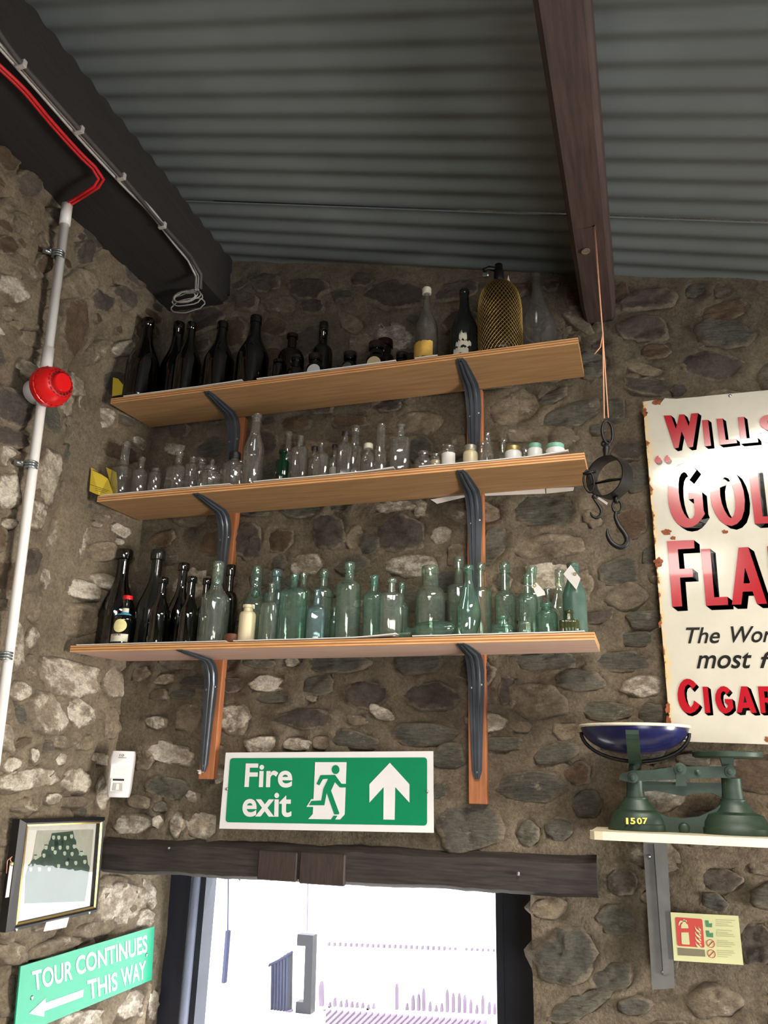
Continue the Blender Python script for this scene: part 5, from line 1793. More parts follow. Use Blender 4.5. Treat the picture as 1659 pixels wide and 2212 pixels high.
for ch, dx in (('1', -21), ('5', -9), ('0', 5), ('7', 17)):
    q = G(1377 + dx, 1772)
    yy = YG - math.sqrt(max(0, (53 * gp) ** 2 - (q.x - xa) ** 2)) * .62 - .0080
    w, h = (5 if ch != '1' else 2.4) * gp, 6.2 * gp
    text_quad(m, ch, (q.x - w, yy - .0035, q.z - h), (q.x + w, yy - .0035, q.z - h), (q.x + w, yy + .0035, q.z + h), (q.x - w, yy + .0035, q.z + h), offset=.03)
m.build('painted_number', M['yellow_paint'], sc0)
# pan: oval scoop
po = empty('scale_pan', V(xc_, YG, zrim - 70 * gp), 'navy blue enamel pan with cream rim on the counter scales', 'pan')
zq = zrim
prf = []
for i in range(13):
    t = i / 12
    prf.append((hw * math.sin(t * math.pi / 2) ** .8, -58 * gp * math.cos(t * math.pi / 2) ** 1.15))
inn = [(r * .97, h + .004) for r, h in reversed(prf)]
sh = lambda a, r, h: (r * math.cos(a), r * math.sin(a) * .80)
MB().lathe((xc_, YG, zq), prf, 40, shape=sh, close=False).build('pan_bowl', M['navy'], po, True)
MB().lathe((xc_, YG, zq), inn, 40, shape=sh, close=False).build('pan_lining', M['cream_enamel'], po, True)
m = MB()
pts = [V(xc_ + hw * 1.005 * math.cos(a), YG + hw * 1.005 * .8 * math.sin(a), zq + .001) for a in [2 * math.pi * i / 48 for i in range(49)]]
m.tube(pts, .0036, 8, caps=False)
m.build('pan_rim', M['cream_enamel'], po, True)

# ================================================================== BOTTLES
def cosb(t):
    return .5 - .5 * math.cos(math.pi * t)


def profile(kind, H, R, o):
    """(radius, height) outline from the base to just inside the mouth"""
    hb, hs = o.get('hb', .6), o.get('hs', .72)
    rn, rl, lh = o.get('rn', .38), o.get('rl', .46), o.get('lh', .05)
    P = [(R * .3, .012 * H), (R * .86, 0), (R * .97, .012 * H), (R, .035 * H)]
    if kind == 'skittle':
        P = [(R * .3, .01 * H), (R * .52, 0), (R * .60, .02 * H)]
        for i in range(1, 9):
            t = i / 8
            P.append((R * (.60 + .40 * math.sin(t * math.pi / 2)), H * (.02 + .30 * t)))
        for i in range(1, 13):
            t = i / 12
            P.append((R * (1 + (rn - 1) * cosb(t)), H * (.32 + .50 * t)))
        hs = .82
    elif kind == 'cone':
        P = [(R * .3, .012 * H), (R * .92, 0), (R, .03 * H), (R * .98, .10 * H)]
        for i in range(1, 9):
            t = i / 8
            P.append((R * (.98 + (rn - .98) * t ** .85), H * (.10 + (hs - .10) * t)))
    else:
        P.append((R * o.get('rt', 1.0), hb * H))
        steps = 10
        e = o.get('e', 1.0)
        for i in range(1, steps + 1):
            t = i / steps
            if kind == 'round':       # domed shoulder
                r = rn + (1 - rn) * math.sqrt(max(0, 1 - t ** 2)) if e == 1 else rn + (1 - rn) * (1 - t ** e)
            else:                     # sloping shoulder
                r = 1 + (rn - 1) * cosb(t) ** e
            P.append((R * r, H * (hb + (hs - hb) * t)))
    if kind == 'codd':                # pinched throat above the shoulder
        P += [(R * rn * .84, H * (hs + .015)), (R * rn * 1.02, H * (hs + .05))]
    lz = 1 - lh
    P += [(R * rn * o.get('nt', .94), H * (lz - .004))]
    if o.get('collar'):
        cz = o['collar']
        P.insert(-1, (R * rn * .95, H * (cz - .012)))
        P.insert(-1, (R * rn * 1.2, H * (cz - .008)))
        P.insert(-1, (R * rn * 1.2, H * (cz + .006)))
        P.insert(-1, (R * rn * .95, H * (cz + .01)))
    P += [(R * rl, H * lz), (R * rl * 1.02, H * (1 - lh * .5)), (R * rl, H * (1 - lh * .08)), (R * rl * .9, H), (R * rl * .68, H), (R * rl * .62, H * (1 - lh * .6)), (R * rn * .7, H * (lz - .06))]
    return P


def section(o, H):
    p, asp = o.get('p', 2), o.get('asp', 1.0)
    hs = o.get('hs', .72)
    rot = o.get('rot', 0.0)
    fl = o.get('flutes', 0)

    def f(a, r, h):
        k = 1 if h < hs * H * .97 else max(0, 1 - (h - hs * H * .97) / (.06 * H))
        pp = 2 + (p - 2) * k
        ca, sa = math.cos(a), math.sin(a)
        q = (abs(ca) ** pp + abs(sa) ** pp) ** (-1 / pp)
        q = 1 + (q - 1) * .98
        s = 1 + (asp - 1) * k
        rr = r * (1 + (.045 * math.cos(fl * a) * k if fl else 0))
        x, y = rr * ca * q, rr * sa * q * s
        return (x * math.cos(rot) - y * math.sin(rot), x * math.sin(rot) + y * math.cos(rot))
    return f


BOT = []


def bottle(name, label, shelf, tx, ty, w, Y, mat, kind='slope', cat='bottle', group=None, parts=(), seg=None, **o):
    """bottle on a shelf: mouth at image point (tx, ty), body w image pixels wide, standing Y metres from the wall"""
    z0 = SHELF[shelf][1] + .0022
    top = on_y(tx, ty, Y)
    H = top.z - z0
    R = w * px_size(top) / 2
    base = V(top.x, Y, z0)
    if o.get('lean'):
        pass
    prof = profile(kind, H, R, o)
    seg = seg or (48 if o.get('flutes') else 28)
    mb = MB().lathe(base, prof, seg, shape=section(o, H), close=False)
    n = len(prof)
    mb.f.append(list(range(seg - 1, -1, -1)))
    has = bool(parts)
    if has:
        root = empty(name, base, label, cat, group)
        mb.build('glass_body', M[mat], root, True, sharp=60)
        for fn in parts:
            fn(root, base, H, R, o)
    else:
        root = tag(mb.build(name, M[mat], None, True, origin=base, sharp=60), label, cat, group)
    BOT.append(root)
    return root


def cap(mat, h=.02, rk=1.15, up=.002, name='cap', ribs=True):
    def f(root, base, H, R, o):
        r = R * o.get('rl', .46) * rk
        MB().lathe(base + V(0, 0, H - h + up), [(r * .96, 0), (r, .001), (r, h * .25), (r * .97, h * .28), (r, h * .32), (r, h * .88), (r * .9, h), (r * .3, h + .0004)], 24).build(name, M[mat], root, True, sharp=35)
    return f


def label_band(mat, z0, z1, a0=-2.6, a1=-.5, k=1.012, name='paper_label', tear=0.0, asp=1.0):
    """paper label wrapped on the front of the body between two heights (shares of H)"""
    def f(root, base, H, R, o):
        vs, fs = [], []
        n = 14
        asp_ = o.get('asp', 1.0)
        prof = profile(o.get('_kind', 'slope'), H, R, o)
        def rad(z):
            pts = sorted(((h, r) for r, h in prof[1:-4]), key=lambda q: q[0])
            for (h0, r0), (h1, r1) in zip(pts, pts[1:]):
                if h0 <= z <= h1 and h1 > h0:
                    return r0 + (r1 - r0) * (z - h0) / (h1 - h0)
            return R
        sec = section(o, H)
        for i in range(n + 1):
            a = a0 + (a1 - a0) * i / n
            j0 = tear * noise.noise(Vector((i * .9, 3, H * 40))) * (z1 - z0)
            j1 = tear * noise.noise(Vector((i * .9, 9, H * 40))) * (z1 - z0)
            for t in range(4):
                z = (z0 + j0) + ((z1 + j1) - (z0 + j0)) * t / 3
                x, y = sec(a, rad(z * H) * k + .0004, z * H)
                vs.append(base + V(x, y, z * H))
        for i in range(n):
            for t in range(3):
                q = i * 4 + t
                fs.append((q, q + 4, q + 5, q + 1))
        MB().add(vs, fs).build(name, M[mat], root, True)
    return f


def seal(mat, zc, r, a=-1.5, name='round_seal'):
    def f(root, base, H, R, o):
        vs = [base + V(math.cos(a) * (R + .0030), math.sin(a) * (R + .0030), zc * H)]
        for i in range(20):
            t = 2 * math.pi * i / 20
            aa = a + r * math.cos(t) / R
            vs.append(base + V(math.cos(aa) * (R + .0022), math.sin(aa) * (R + .0022), zc * H + r * math.sin(t)))
        MB().add(vs, [(0, 1 + i, 1 + (i + 1) % 20) for i in range(20)]).build(name, M[mat], root, True)
    return f


def label_text(body, z0, z1):
    def f(root, base, H, R, o):
        m = MB()
        a0, a1 = -1.95, -1.15
        n = len(body)
        for i, ch in enumerate(body):
            aa, ab = a0 + (a1 - a0) * (i + .1) / n, a0 + (a1 - a0) * (i + .9) / n
            r = R * 1.02 + .0012
            q = lambda a, z: base + V(r * math.cos(a), r * math.sin(a), z * H)
            text_quad(m, ch, q(aa, z0), q(ab, z0), q(ab, z1), q(aa, z1), offset=.01, res=2)
        m.build('label_lettering', M['ink'], root)
    return f


def fill(mat, z1, k=.95, name='contents'):
    def f(root, base, H, R, o):
        MB().lathe(base + V(0, 0, .003), [(R * k * .95, 0), (R * k, .003), (R * k, z1 * H - .003), (R * k * .9, z1 * H)], 24, shape=section(o, H)).build(name, M[mat], root, True, sharp=40)
    return f


def paper_tag(quad, hole, dy=-.004):
    def f(root, base, H, R, o):
        Y = base.y - R - .004
        t = MB().prism([on_y(x, y, Y) for x, y in quad], (0, .0008, 0)).build('string_tag', M['paper'], root)
        MB().ring(on_y(*hole, Y - .0006), .0034, .0012, (1, 0, 0), (0, 0, 1), 14, 6).build('tag_eyelet', M['lid_gold'], t, True)
        h = on_y(*hole, Y - .0006)
        rn = R * o.get('rn', .38) * 1.05
        zt = H * .80
        pts = [h, base + V(0, -rn - .002, zt)] + [base + V(rn * math.sin(a), -rn * math.cos(a), zt) for a in [2 * math.pi * i / 12 for i in range(1, 13)]]
        MB().tube(pts, .0007, 5).build('tag_string', M['paper'], root, True)
    return f


def marble(z):
    def f(root, base, H, R, o):
        r = R * o.get('rn', .4) * .8
        MB().lathe(base + V(0, 0, z * H), [(r * math.sin(math.pi * (i + .3) / 8.6), -r * math.cos(math.pi * (i + .3) / 8.6)) for i in range(9)], 16).build('marble', M['aqua_deep'], root, True)
    return f


FR, MD, BK = -.168, -.118, -.068
BEER = dict(hb=.42, hs=.80, rn=.36, rl=.38, lh=.10, e=.85)
gT = 'dark amber bottles on the top shelf'
# ---------------------------------------------------------------- top shelf
S = 'top'
bottle('beer_bottle', 'dark amber beer bottle at the left end of the top shelf beside the yellow card', S, 322, 690, 68, FR, 'amber', group=gT, **BEER)
bottle('beer_bottle', 'dark amber beer bottle half hidden behind the third one on the top shelf', S, 388, 698, 62, -.08, 'amber', group=gT, **BEER)
bottle('beer_bottle', 'dark amber beer bottle overlapping the one behind it, third on the top shelf', S, 415, 698, 56, FR, 'amber', group=gT, **BEER)
bottle('beer_bottle', 'dark amber beer bottle above the left batten, fourth on the top shelf', S, 482, 697, 64, FR + .01, 'amber', group=gT, **BEER)
bottle('beer_bottle', 'reddish amber beer bottle, last of the five tall ones on the top shelf', S, 554, 684, 68, FR + .02, 'amber', group=gT, **BEER)
bottle('medicine_bottle', 'round-shouldered brown chemist bottle behind small dark jars on the top shelf', S, 632, 723, 58, MD, 'amber_mid', 'round', hb=.52, hs=.72, rn=.34, rl=.42, lh=.07)
bottle('small_jar', 'tiny dark glass jar in front of the brown chemist bottle, to its left', S, 603, 779, 25, FR - .01, 'amber', 'round', 'jar', hb=.7, hs=.8, rn=.85, rl=.95, lh=.14)
bottle('small_bottle', 'small dark bottle with a stopper in front of the brown chemist bottle', S, 641, 774, 38, FR, 'amber', 'round', hb=.3, hs=.55, rn=.5, rl=.58, lh=.14, parts=[cap('dark_cap', .016, .72, .010, 'stopper')])
bottle('black_bottle', 'slim black bottle with a square shoulder on the top shelf', S, 700, 698, 44, -.06, 'amber', 'round', hb=.55, hs=.68, rn=.40, rl=.42, lh=.16, parts=[cap('black', .030, 1.08, .001)])


def lying_jar(name, label, cx, cy, w, Y, mat, disc, turn=0.0, L=.05, group='small jars lying on the top shelf', shelf='top', crumple=0):
    """small jar tipped on its side with its pale end towards the room"""
    c = on_y(cx, cy, Y)
    r = w * px_size(c) / 2
    z0 = SHELF[shelf][1] + .0022
    c.z = z0 + r
    ax = V(math.sin(turn), math.cos(turn), .10).normalized()
    root = empty(name, V(c.x, c.y, z0), label, 'jar', group)
    MB().lathe(c, [(r * .8, 0), (r, .004), (r, L * .55), (r * .96, L * .6), (r * .7, L * .75), (r * .7, L * .8), (r * .8, L * .84), (r * .8, L)], 24, axis=ax).build('jar_body', M[mat], root, True, sharp=45)
    vs = []
    for k, rr in enumerate((.96, .7, .35)):
        for i in range(20):
            a = 2 * math.pi * i / 20
            u, v = ax.orthogonal().normalized(), ax.cross(ax.orthogonal().normalized())
            q = r * rr * (1 + crumple * .12 * noise.noise(Vector((i * .8, k, w))))
            vs.append(c - ax * (.0015 + .001 * k - crumple * .003 * noise.noise(Vector((i, k * 3, 2)))) + u * q * math.cos(a) + v * q * math.sin(a))
    fs = [(k * 20 + i, k * 20 + (i + 1) % 20, k * 20 + 20 + (i + 1) % 20, k * 20 + 20 + i) for k in range(2) for i in range(20)] + [[40 + i for i in range(20)]]
    MB().add(vs, fs).build('pale_end', M[disc], root, True)
    return root


lying_jar('ointment_jar', 'small brown jar on its side with a round white end, left of the black bottle', 678, 789, 32, FR - .01, 'amber', 'opal')
bottle('ointment_pot', 'brown ribbed-lid jar behind the jar with the round white end', S, 682, 768, 36, MD + .0, 'amber', 'round', 'jar', hb=.55, hs=.68, rn=.72, rl=.80, lh=.2, parts=[cap('dark_cap', .016, 1.05, .001, 'screw_lid')])
lying_jar('ointment_jar', 'small brown jar with a crumpled foil end, right of the black bottle', 750, 783, 26, FR - .01, 'amber', 'galv', .2, .05, crumple=1)
bottle('ointment_pot', 'dark jar with a ridged lid behind the crumpled foil end', S, 757, 763, 34, MD, 'amber', 'round', 'jar', hb=.5, hs=.66, rn=.75, rl=.82, lh=.25, parts=[cap('dark_cap', .014, 1.05, .001, 'screw_lid')])
lying_jar('ointment_jar', 'purplish-ended brown jar on its side below a ridged brown jar', 808, 773, 32, FR - .01, 'amber', 'cream_fill', -.1)
bottle('ointment_pot', 'purple-brown jar with a ridged lid, in front of the wider amber jar', S, 814, 742, 44, MD, 'amber', 'round', 'jar', hb=.45, hs=.62, rn=.70, rl=.76, lh=.2, parts=[cap('dark_cap', .020, 1.05, .001, 'screw_lid')])
bottle('amber_jar', 'wider amber glass jar at the back of the top shelf', S, 832, 736, 42, BK, 'amber_mid', 'round', 'jar', hb=.5, hs=.66, rn=.78, rl=.84, lh=.16)
bottle('ointment_pot', 'lowest dark jar, just left of the bottle with the yellow label', S, 868, 764, 28, MD, 'amber', 'round', 'jar', hb=.5, hs=.68, rn=.8, rl=.86, lh=.28, parts=[cap('dark_cap', .010, 1.05, .001, 'screw_lid')])
bottle('labelled_bottle', 'dusty clear bottle with a torn yellow label and white cap on the top shelf', S, 922, 625, 50, FR, 'clear_dusty', hb=.45, hs=.80, rn=.30, rl=.34, lh=.06, e=.8, _kind='slope', parts=[cap('label_old', .020, 1.15, .003), label_band('label_yellow', .04, .24, -2.75, -.75, 1.015, 'yellow_label', .12)])
bottle('dusty_bottle', 'dark dusty bottle with scraps of a peeled white label on the top shelf', S, 1003, 628, 60, FR + .01, 'olive_dusty', hb=.40, hs=.82, rn=.34, rl=.36, lh=.06, e=.8, _kind='slope', parts=[label_band('label_old', .02, .10, -2.2, -1.1, 1.015, 'label_scrap', .5), label_band('label_old', .12, .19, -2.0, -.9, 1.015, 'label_scrap', .7), label_band('label_old', .20, .30, -1.75, -1.2, 1.015, 'label_scrap', .8)])
bottle('large_clear_bottle', 'large dusty clear bottle at the right end of the top shelf', S, 1158, 592, 74, -.075, 'clear_dusty', hb=.42, hs=.84, rn=.26, rl=.30, lh=.05, e=.8)

# soda siphon in a brass mesh jacket
z0 = SHELF['top'][1] + .0022
sp = on_y(1078, 612, FR + .015)
sR = 47 * px_size(sp)
sb_ = V(sp.x, FR + .015, z0)
sH = sp.z - z0
so = empty('soda_siphon', sb_, 'soda siphon bottle covered in gold wire mesh on the top shelf', 'siphon')
pf = [(sR * .98, 0), (sR, .01)] + [(sR, sH * .3), (sR, sH * .62)] + [(sR * math.cos(t * math.pi / 2 * .86), sH * .62 + sH * .38 * math.sin(t * math.pi / 2)) for t in (.2, .35, .5, .62, .74, .86, 1)]
MB().lathe(sb_, [(r * .965, h) for r, h in pf], 32).build('glass_body', M['dark_body'], so, True)
dens = []
for i in range(len(pf) - 1):
    (r0, h0), (r1, h1) = pf[i], pf[i + 1]
    k = max(1, int(math.hypot(r1 - r0, h1 - h0) / .0075))
    dens += [(r0 + (r1 - r0) * j / k, h0 + (h1 - h0) * j / k) for j in range(k)]
NW = 34
m = MB()
for sgn in (1, -1):
    for i in range(NW):
        pts = []
        for j, (r, h) in enumerate(dens):
            a = 2 * math.pi * i / NW + sgn * j * .105
            pts.append(sb_ + V(r * math.cos(a), r * math.sin(a), h))
        m.tube(pts, .00085, 3, caps=False)
tag(m.build('wire_mesh', M['brass_mesh'], so, True), kind='stuff')
hc = on_y(1073, 596, FR + .015)
m = MB().tube([sb_ + V(0, 0, sH * .96), sb_ + V(0, 0, sH + .03), sb_ + V(0, 0, sH + .062)], [.016, .014, .011], 14)
m.build('siphon_head', M['iron'], so, True)
MB().tube([sb_ + V(0, 0, sH + .045), sb_ + V(-.026, -.01, sH + .05), sb_ + V(-.040, -.02, sH + .038)], [.008, .0065, .006], 10).build('spout', M['iron'], so, True)
q = on_y(1049, 595, FR - .01)
MB().bevbox((q.x - .008, q.y - .006, q.z - .005), (q.x + .009, q.y + .006, q.z + .006), .002).build('spout_tip', M['galv'], so)
MB().prism([on_y(x, y, FR) for x, y in ((1098, 594), (1103, 612), (1105, 628), (1097, 624), (1095, 610))], (0, .0008, 0)).build('paper_tag', M['label_old'], so)
MB().tube([on_y(1056, 626, FR - .02), on_y(1062, 614, FR - .01), on_y(1072, 613, FR - .012), on_y(1084, 628, FR - .03)], .0009, 5).build('tag_string', M['paper'], so, True)

# ---------------------------------------------------------------- middle shelf
S = 'middle'
gM = 'clear glass bottles on the middle shelf'
MED = dict(hb=.66, hs=.76, rn=.40, rl=.48, lh=.06)
C_ = lambda *a, **k: bottle(*a, group=gM, **k)
C_('clear_bottle', 'clear long-necked bottle next to the yellow cards on the middle shelf', S, 274, 956, 40, FR, 'clear', hb=.50, hs=.60, rn=.46, rl=.50, lh=.06, p=3.4)
C_('clear_bottle', 'shorter clear chemist bottle, second from the yellow cards', S, 308, 989, 34, FR, 'clear', hb=.60, hs=.76, rn=.40, rl=.44, lh=.08)
C_('clear_tube', 'small clear straight-sided bottle, third from the yellow cards', S, 338, 1013, 28, FR, 'clear', hb=.80, hs=.88, rn=.62, rl=.68, lh=.10)
C_('clear_bottle', 'clear bottle with a crinkled bright reflection above the left bracket', S, 389, 978, 46, FR, 'clear', hb=.56, hs=.74, rn=.36, rl=.42, lh=.09, p=3)
C_('clear_vial', 'slim clear bottle left of the stacked clear jars on the middle shelf', S, 418, 988, 26, FR, 'clear', hb=.74, hs=.84, rn=.5, rl=.58, lh=.08, p=4)
C_('clear_jar', 'clear wide-mouthed jar behind the low ridged jar', S, 436, 992, 36, MD, 'clear', hb=.76, hs=.86, rn=.66, rl=.76, lh=.09)
C_('clear_jar', 'low clear jar with ridges left of the black-capped jar', S, 458, 1010, 50, FR, 'clear', kind='round', cat='jar', hb=.62, hs=.78, rn=.62, rl=.70, lh=.16)
C_('small_clear_vial', 'thin clear vial standing behind the low ridged jar', S, 459, 994, 16, MD, 'clear', hb=.8, hs=.88, rn=.7, rl=.8, lh=.08)
C_('capped_jar', 'wide clear jar with a black screw cap under the left bracket of the top shelf', S, 508, 979, 48, FR, 'clear', kind='round', cat='jar', hb=.60, hs=.74, rn=.42, rl=.46, lh=.16, parts=[cap('black', .020, 1.15, .001, 'screw_cap')])
C_('clear_jar', 'clear wide jar just behind the black-capped jar', S, 518, 997, 40, BK, 'clear', kind='round', cat='jar', hb=.7, hs=.8, rn=.86, rl=.92, lh=.12)
C_('milk_bottle', 'tallest clear bottle with a long tapering neck, touching the top shelf', S, 555, 896, 46, FR, 'clear', hb=.48, hs=.80, rn=.44, rl=.50, lh=.05, collar=.88, e=.9)
bottle('poison_bottle', 'small bright green ribbed poison bottle on the middle shelf', S, 612, 975, 27, FR - .012, 'green', 'round', hb=.66, hs=.72, rn=.44, rl=.66, lh=.06, flutes=12)
C_('clear_bottle', 'tall clear bottle behind the bright green bottle', S, 625, 934, 34, MD, 'clear', hb=.60, hs=.70, rn=.40, rl=.50, lh=.07)
C_('clear_bottle', 'clear fluted flat bottle right of the bright green bottle', S, 650, 943, 34, FR, 'clear', hb=.72, hs=.80, rn=.36, rl=.42, lh=.07, p=4, asp=.7)
C_('capped_bottle', 'small clear bottle with a dark cap left of the rounded flat flask', S, 680, 966, 26, MD, 'clear', hb=.66, hs=.76, rn=.42, rl=.46, lh=.10, parts=[cap('dark_cap', .012, 1.2, .001, 'screw_cap')])
C_('flat_flask', 'clear flat flask with rounded shoulders in the middle of the middle shelf', S, 695, 958, 37, FR, 'clear', kind='round', hb=.60, hs=.76, rn=.26, rl=.32, lh=.07, p=2.6, asp=.6)
C_('capped_bottle', 'small clear bottle with a dark cap right of the rounded flat flask', S, 724, 962, 24, MD, 'clear', hb=.64, hs=.74, rn=.42, rl=.48, lh=.10, parts=[cap('dark_cap', .012, 1.2, .001, 'screw_cap'), fill('opal', .42, .9)])
C_('square_bottle', 'tall clear square bottle with sloping shoulders and dark cap', S, 747, 934, 33, FR, 'clear_dusty', hb=.66, hs=.82, rn=.36, rl=.44, lh=.06, p=5, rot=.25, parts=[cap('dark_cap', .010, 1.15, .001, 'stopper')])
C_('wide_neck_bottle', 'clear bottle with a thick ringed neck behind the tall square bottle', S, 769, 921, 38, MD, 'clear', hb=.60, hs=.67, rn=.52, rl=.54, lh=.12, collar=.84)
C_('white_capped_bottle', 'small clear flask with a worn white screw cap on the middle shelf', S, 796, 960, 31, FR, 'clear', kind='round', hb=.56, hs=.74, rn=.5, rl=.55, lh=.13, p=3, asp=.7, parts=[cap('label_old', .015, 1.2, .001, 'screw_cap')])
C_('test_tube_bottle', 'clear narrow bottle with a very tall straight neck on the middle shelf', S, 824, 918, 30, FR + .01, 'clear', hb=.48, hs=.54, rn=.74, rl=.78, lh=.07)
C_('embossed_bottle', 'clear square embossed bottle with a flared lip, left of the round jar', S, 866, 919, 42, FR, 'clear', hb=.68, hs=.76, rn=.38, rl=.54, lh=.05, p=4.5, rot=.12)
C_('round_jar', 'squat round clear jar with a threaded neck on the middle shelf', S, 915, 977, 40, FR, 'clear', kind='round', cat='jar', hb=.48, hs=.68, rn=.62, rl=.68, lh=.18, collar=.80)
C_('stoppered_bottle', 'clear bottle with a little glass stopper behind the white labelled jar', S, 957, 962, 38, MD, 'clear', kind='round', hb=.56, hs=.82, rn=.22, rl=.26, lh=.10)
C_('cream_filled_jar', 'small clear jar holding yellowed cream beside the white labelled jar', S, 941, 982, 26, FR, 'clear', cat='jar', hb=.82, hs=.90, rn=.8, rl=.88, lh=.10, parts=[fill('cream_fill', .55)])
C_('labelled_jar', 'clear jar with a printed white label on the middle shelf', S, 969, 964, 30, FR - .008, 'clear', cat='jar', hb=.84, hs=.92, rn=.85, rl=.92, lh=.10, _kind='slope', parts=[label_band('paper', .05, .64, -3.0, -.2, 1.02, 'printed_label')])
C_('cream_pot', 'cream-coloured jar with a dull metal lid in front of the right batten', S, 1016, 964, 32, FR, 'stoneware', kind='round', cat='jar', hb=.62, hs=.74, rn=.72, rl=.76, lh=.24, parts=[cap('lid_metal', .016, 1.1, .001, 'metal_lid')])
C_('conical_bottle', 'clear patterned conical bottle just right of the right batten', S, 1053, 936, 42, FR, 'clear', kind='cone', hs=.74, rn=.32, rl=.36, lh=.05)
C_('clear_jar', 'clear jar glimpsed behind the conical bottle', S, 1042, 957, 24, BK, 'clear', cat='jar', hb=.7, hs=.8, rn=.8, rl=.9, lh=.1)
C_('clear_bottle', 'small clear embossed bottle right of the conical bottle', S, 1087, 950, 38, MD, 'clear', kind='round', hb=.50, hs=.66, rn=.38, rl=.56, lh=.09, p=4)
gJ = 'white opal cream jars on the middle shelf'
bottle('cream_jar', 'white opal jar with a gold lid on the middle shelf', S, 1108, 967, 37, FR, 'opal', 'round', 'jar', gJ, hb=.62, hs=.74, rn=.80, rl=.82, lh=.3, parts=[cap('lid_gold', .013, 1.08, .001, 'screw_lid')])
C_('clear_jar', 'low clear jar between the gold-lidded and green-lidded white jars', S, 1134, 970, 24, MD, 'clear', cat='jar', hb=.62, hs=.74, rn=.8, rl=.88, lh=.2, collar=.84)
bottle('cream_jar', 'narrower white opal jar with a mint green lid', S, 1155, 961, 32, FR, 'opal', 'round', 'jar', gJ, hb=.66, hs=.76, rn=.84, rl=.86, lh=.28, parts=[cap('mint', .016, 1.06, .001, 'screw_lid')])
bottle('cream_jar', 'wider white opal jar with a mint green lid at the right end', S, 1199, 962, 41, FR, 'opal', 'round', 'jar', gJ, hb=.62, hs=.74, rn=.86, rl=.88, lh=.3, parts=[cap('mint', .016, 1.06, .001, 'screw_lid')])

# ---------------------------------------------------------------- lowest shelf
S = 'lowest'
gD = 'dark green bottles on the lowest shelf'
gA = 'aqua glass bottles on the lowest shelf'
D_ = lambda *a, **k: bottle(*a, group=gD, **k)
A_ = lambda *a, **k: bottle(*a, group=gA, **k)
CH = dict(hb=.36, hs=.76, rn=.34, rl=.46, lh=.10, e=.9, nt=.98)
D_('champagne_bottle', 'large dark green champagne bottle at the left end of the lowest shelf', S, 271, 1188, 74, -.085, 'olive', **CH)
D_('champagne_bottle', 'second large dusty dark green champagne bottle, behind smaller dark bottles', S, 343, 1189, 68, -.075, 'olive_dusty', **CH)
D_('beer_bottle', 'small dark green bottle in front of the second champagne bottle', S, 354, 1248, 46, FR, 'olive', hb=.42, hs=.76, rn=.38, rl=.48, lh=.09, e=.9)
D_('wine_bottle', 'dark green bottle with a pale smear on its neck, fifth from the left', S, 398, 1217, 48, -.095, 'olive', hb=.42, hs=.72, rn=.42, rl=.50, lh=.09, e=.9)
D_('beer_bottle', 'small dark green bottle in front of the smeared one', S, 416, 1246, 42, FR, 'olive', hb=.42, hs=.72, rn=.42, rl=.50, lh=.09, e=.9)
D_('beer_bottle', 'dark green bottle half hidden left of the large pale codd bottle', S, 448, 1250, 40, -.075, 'olive', hb=.42, hs=.72, rn=.38, rl=.46, lh=.09, e=.9)
bottle('liqueur_bottle', 'small dark green liqueur bottle with red cap, blue band and cream seal', S, 277, 1288, 48, FR - .012, 'olive', 'round', None or 'bottle', hb=.48, hs=.64, rn=.34, rl=.36, lh=.10, _kind='round', parts=[cap('red_plastic', .012, 1.18, .001), label_band('label_old', .66, .74, -3.0, -.3, 1.05, 'neck_label'), label_band('label_blue', .58, .66, -2.9, -.4, 1.08, 'neck_band'), seal('seal_cream', .36, .019, -1.35), label_band('label_old', .05, .20, -2.6, -.55, 1.02, 'name_label'), label_text('BENEDICTINE', .165, .195)])
A_('codd_bottle', 'tall pale codd bottle left of the slim black-green bottle', S, 473, 1214, 62, FR, 'aqua_pale', kind='codd', hb=.52, hs=.70, rn=.40, rl=.42, lh=.09, parts=[marble(.76)])
D_('wine_bottle', 'slim dark green bottle with a ringed lip beside the pale codd bottle', S, 500, 1221, 38, -.055, 'olive', kind='round', hb=.55, hs=.68, rn=.44, rl=.52, lh=.13)
bottle('stoneware_bottle', 'small cream stoneware bottle at the front of the lowest shelf', S, 537, 1307, 36, FR - .012, 'stoneware', 'round', hb=.70, hs=.82, rn=.56, rl=.66, lh=.08)
A_('codd_bottle', 'aqua codd bottle with a pinched neck behind the cream stoneware bottle', S, 556, 1224, 52, MD, 'aqua', kind='codd', hb=.48, hs=.72, rn=.50, rl=.46, lh=.13, parts=[marble(.66)])
A_('sauce_bottle', 'small rectangular aqua bottle with golden reflections beside the stoneware bottle', S, 588, 1260, 36, FR - .008, 'aqua_pale', hb=.62, hs=.70, rn=.36, rl=.42, lh=.05, p=5)
A_('tall_bottle', 'tall blue-green bottle behind the rectangular golden-lit bottle', S, 599, 1231, 42, MD, 'aqua_blue', hb=.66, hs=.74, rn=.44, rl=.54, lh=.10, p=4)
A_('flat_bottle', 'wide flat aqua medicine bottle with raised lettering', S, 637, 1240, 60, FR, 'aqua_deep', kind='round', hb=.68, hs=.80, rn=.26, rl=.32, lh=.09, p=3.6, asp=.55)
A_('medicine_bottle', 'aqua bottle with a brownish neck behind the wide flat bottle', S, 657, 1237, 46, BK, 'aqua_pale', kind='round', hb=.70, hs=.80, rn=.32, rl=.38, lh=.09, p=3)
A_('hexagonal_bottle', 'short bluish six-sided bottle in front of others', S, 686, 1274, 40, FR - .008, 'aqua_blue', hb=.60, hs=.72, rn=.36, rl=.42, lh=.06, p=4, rot=.4)
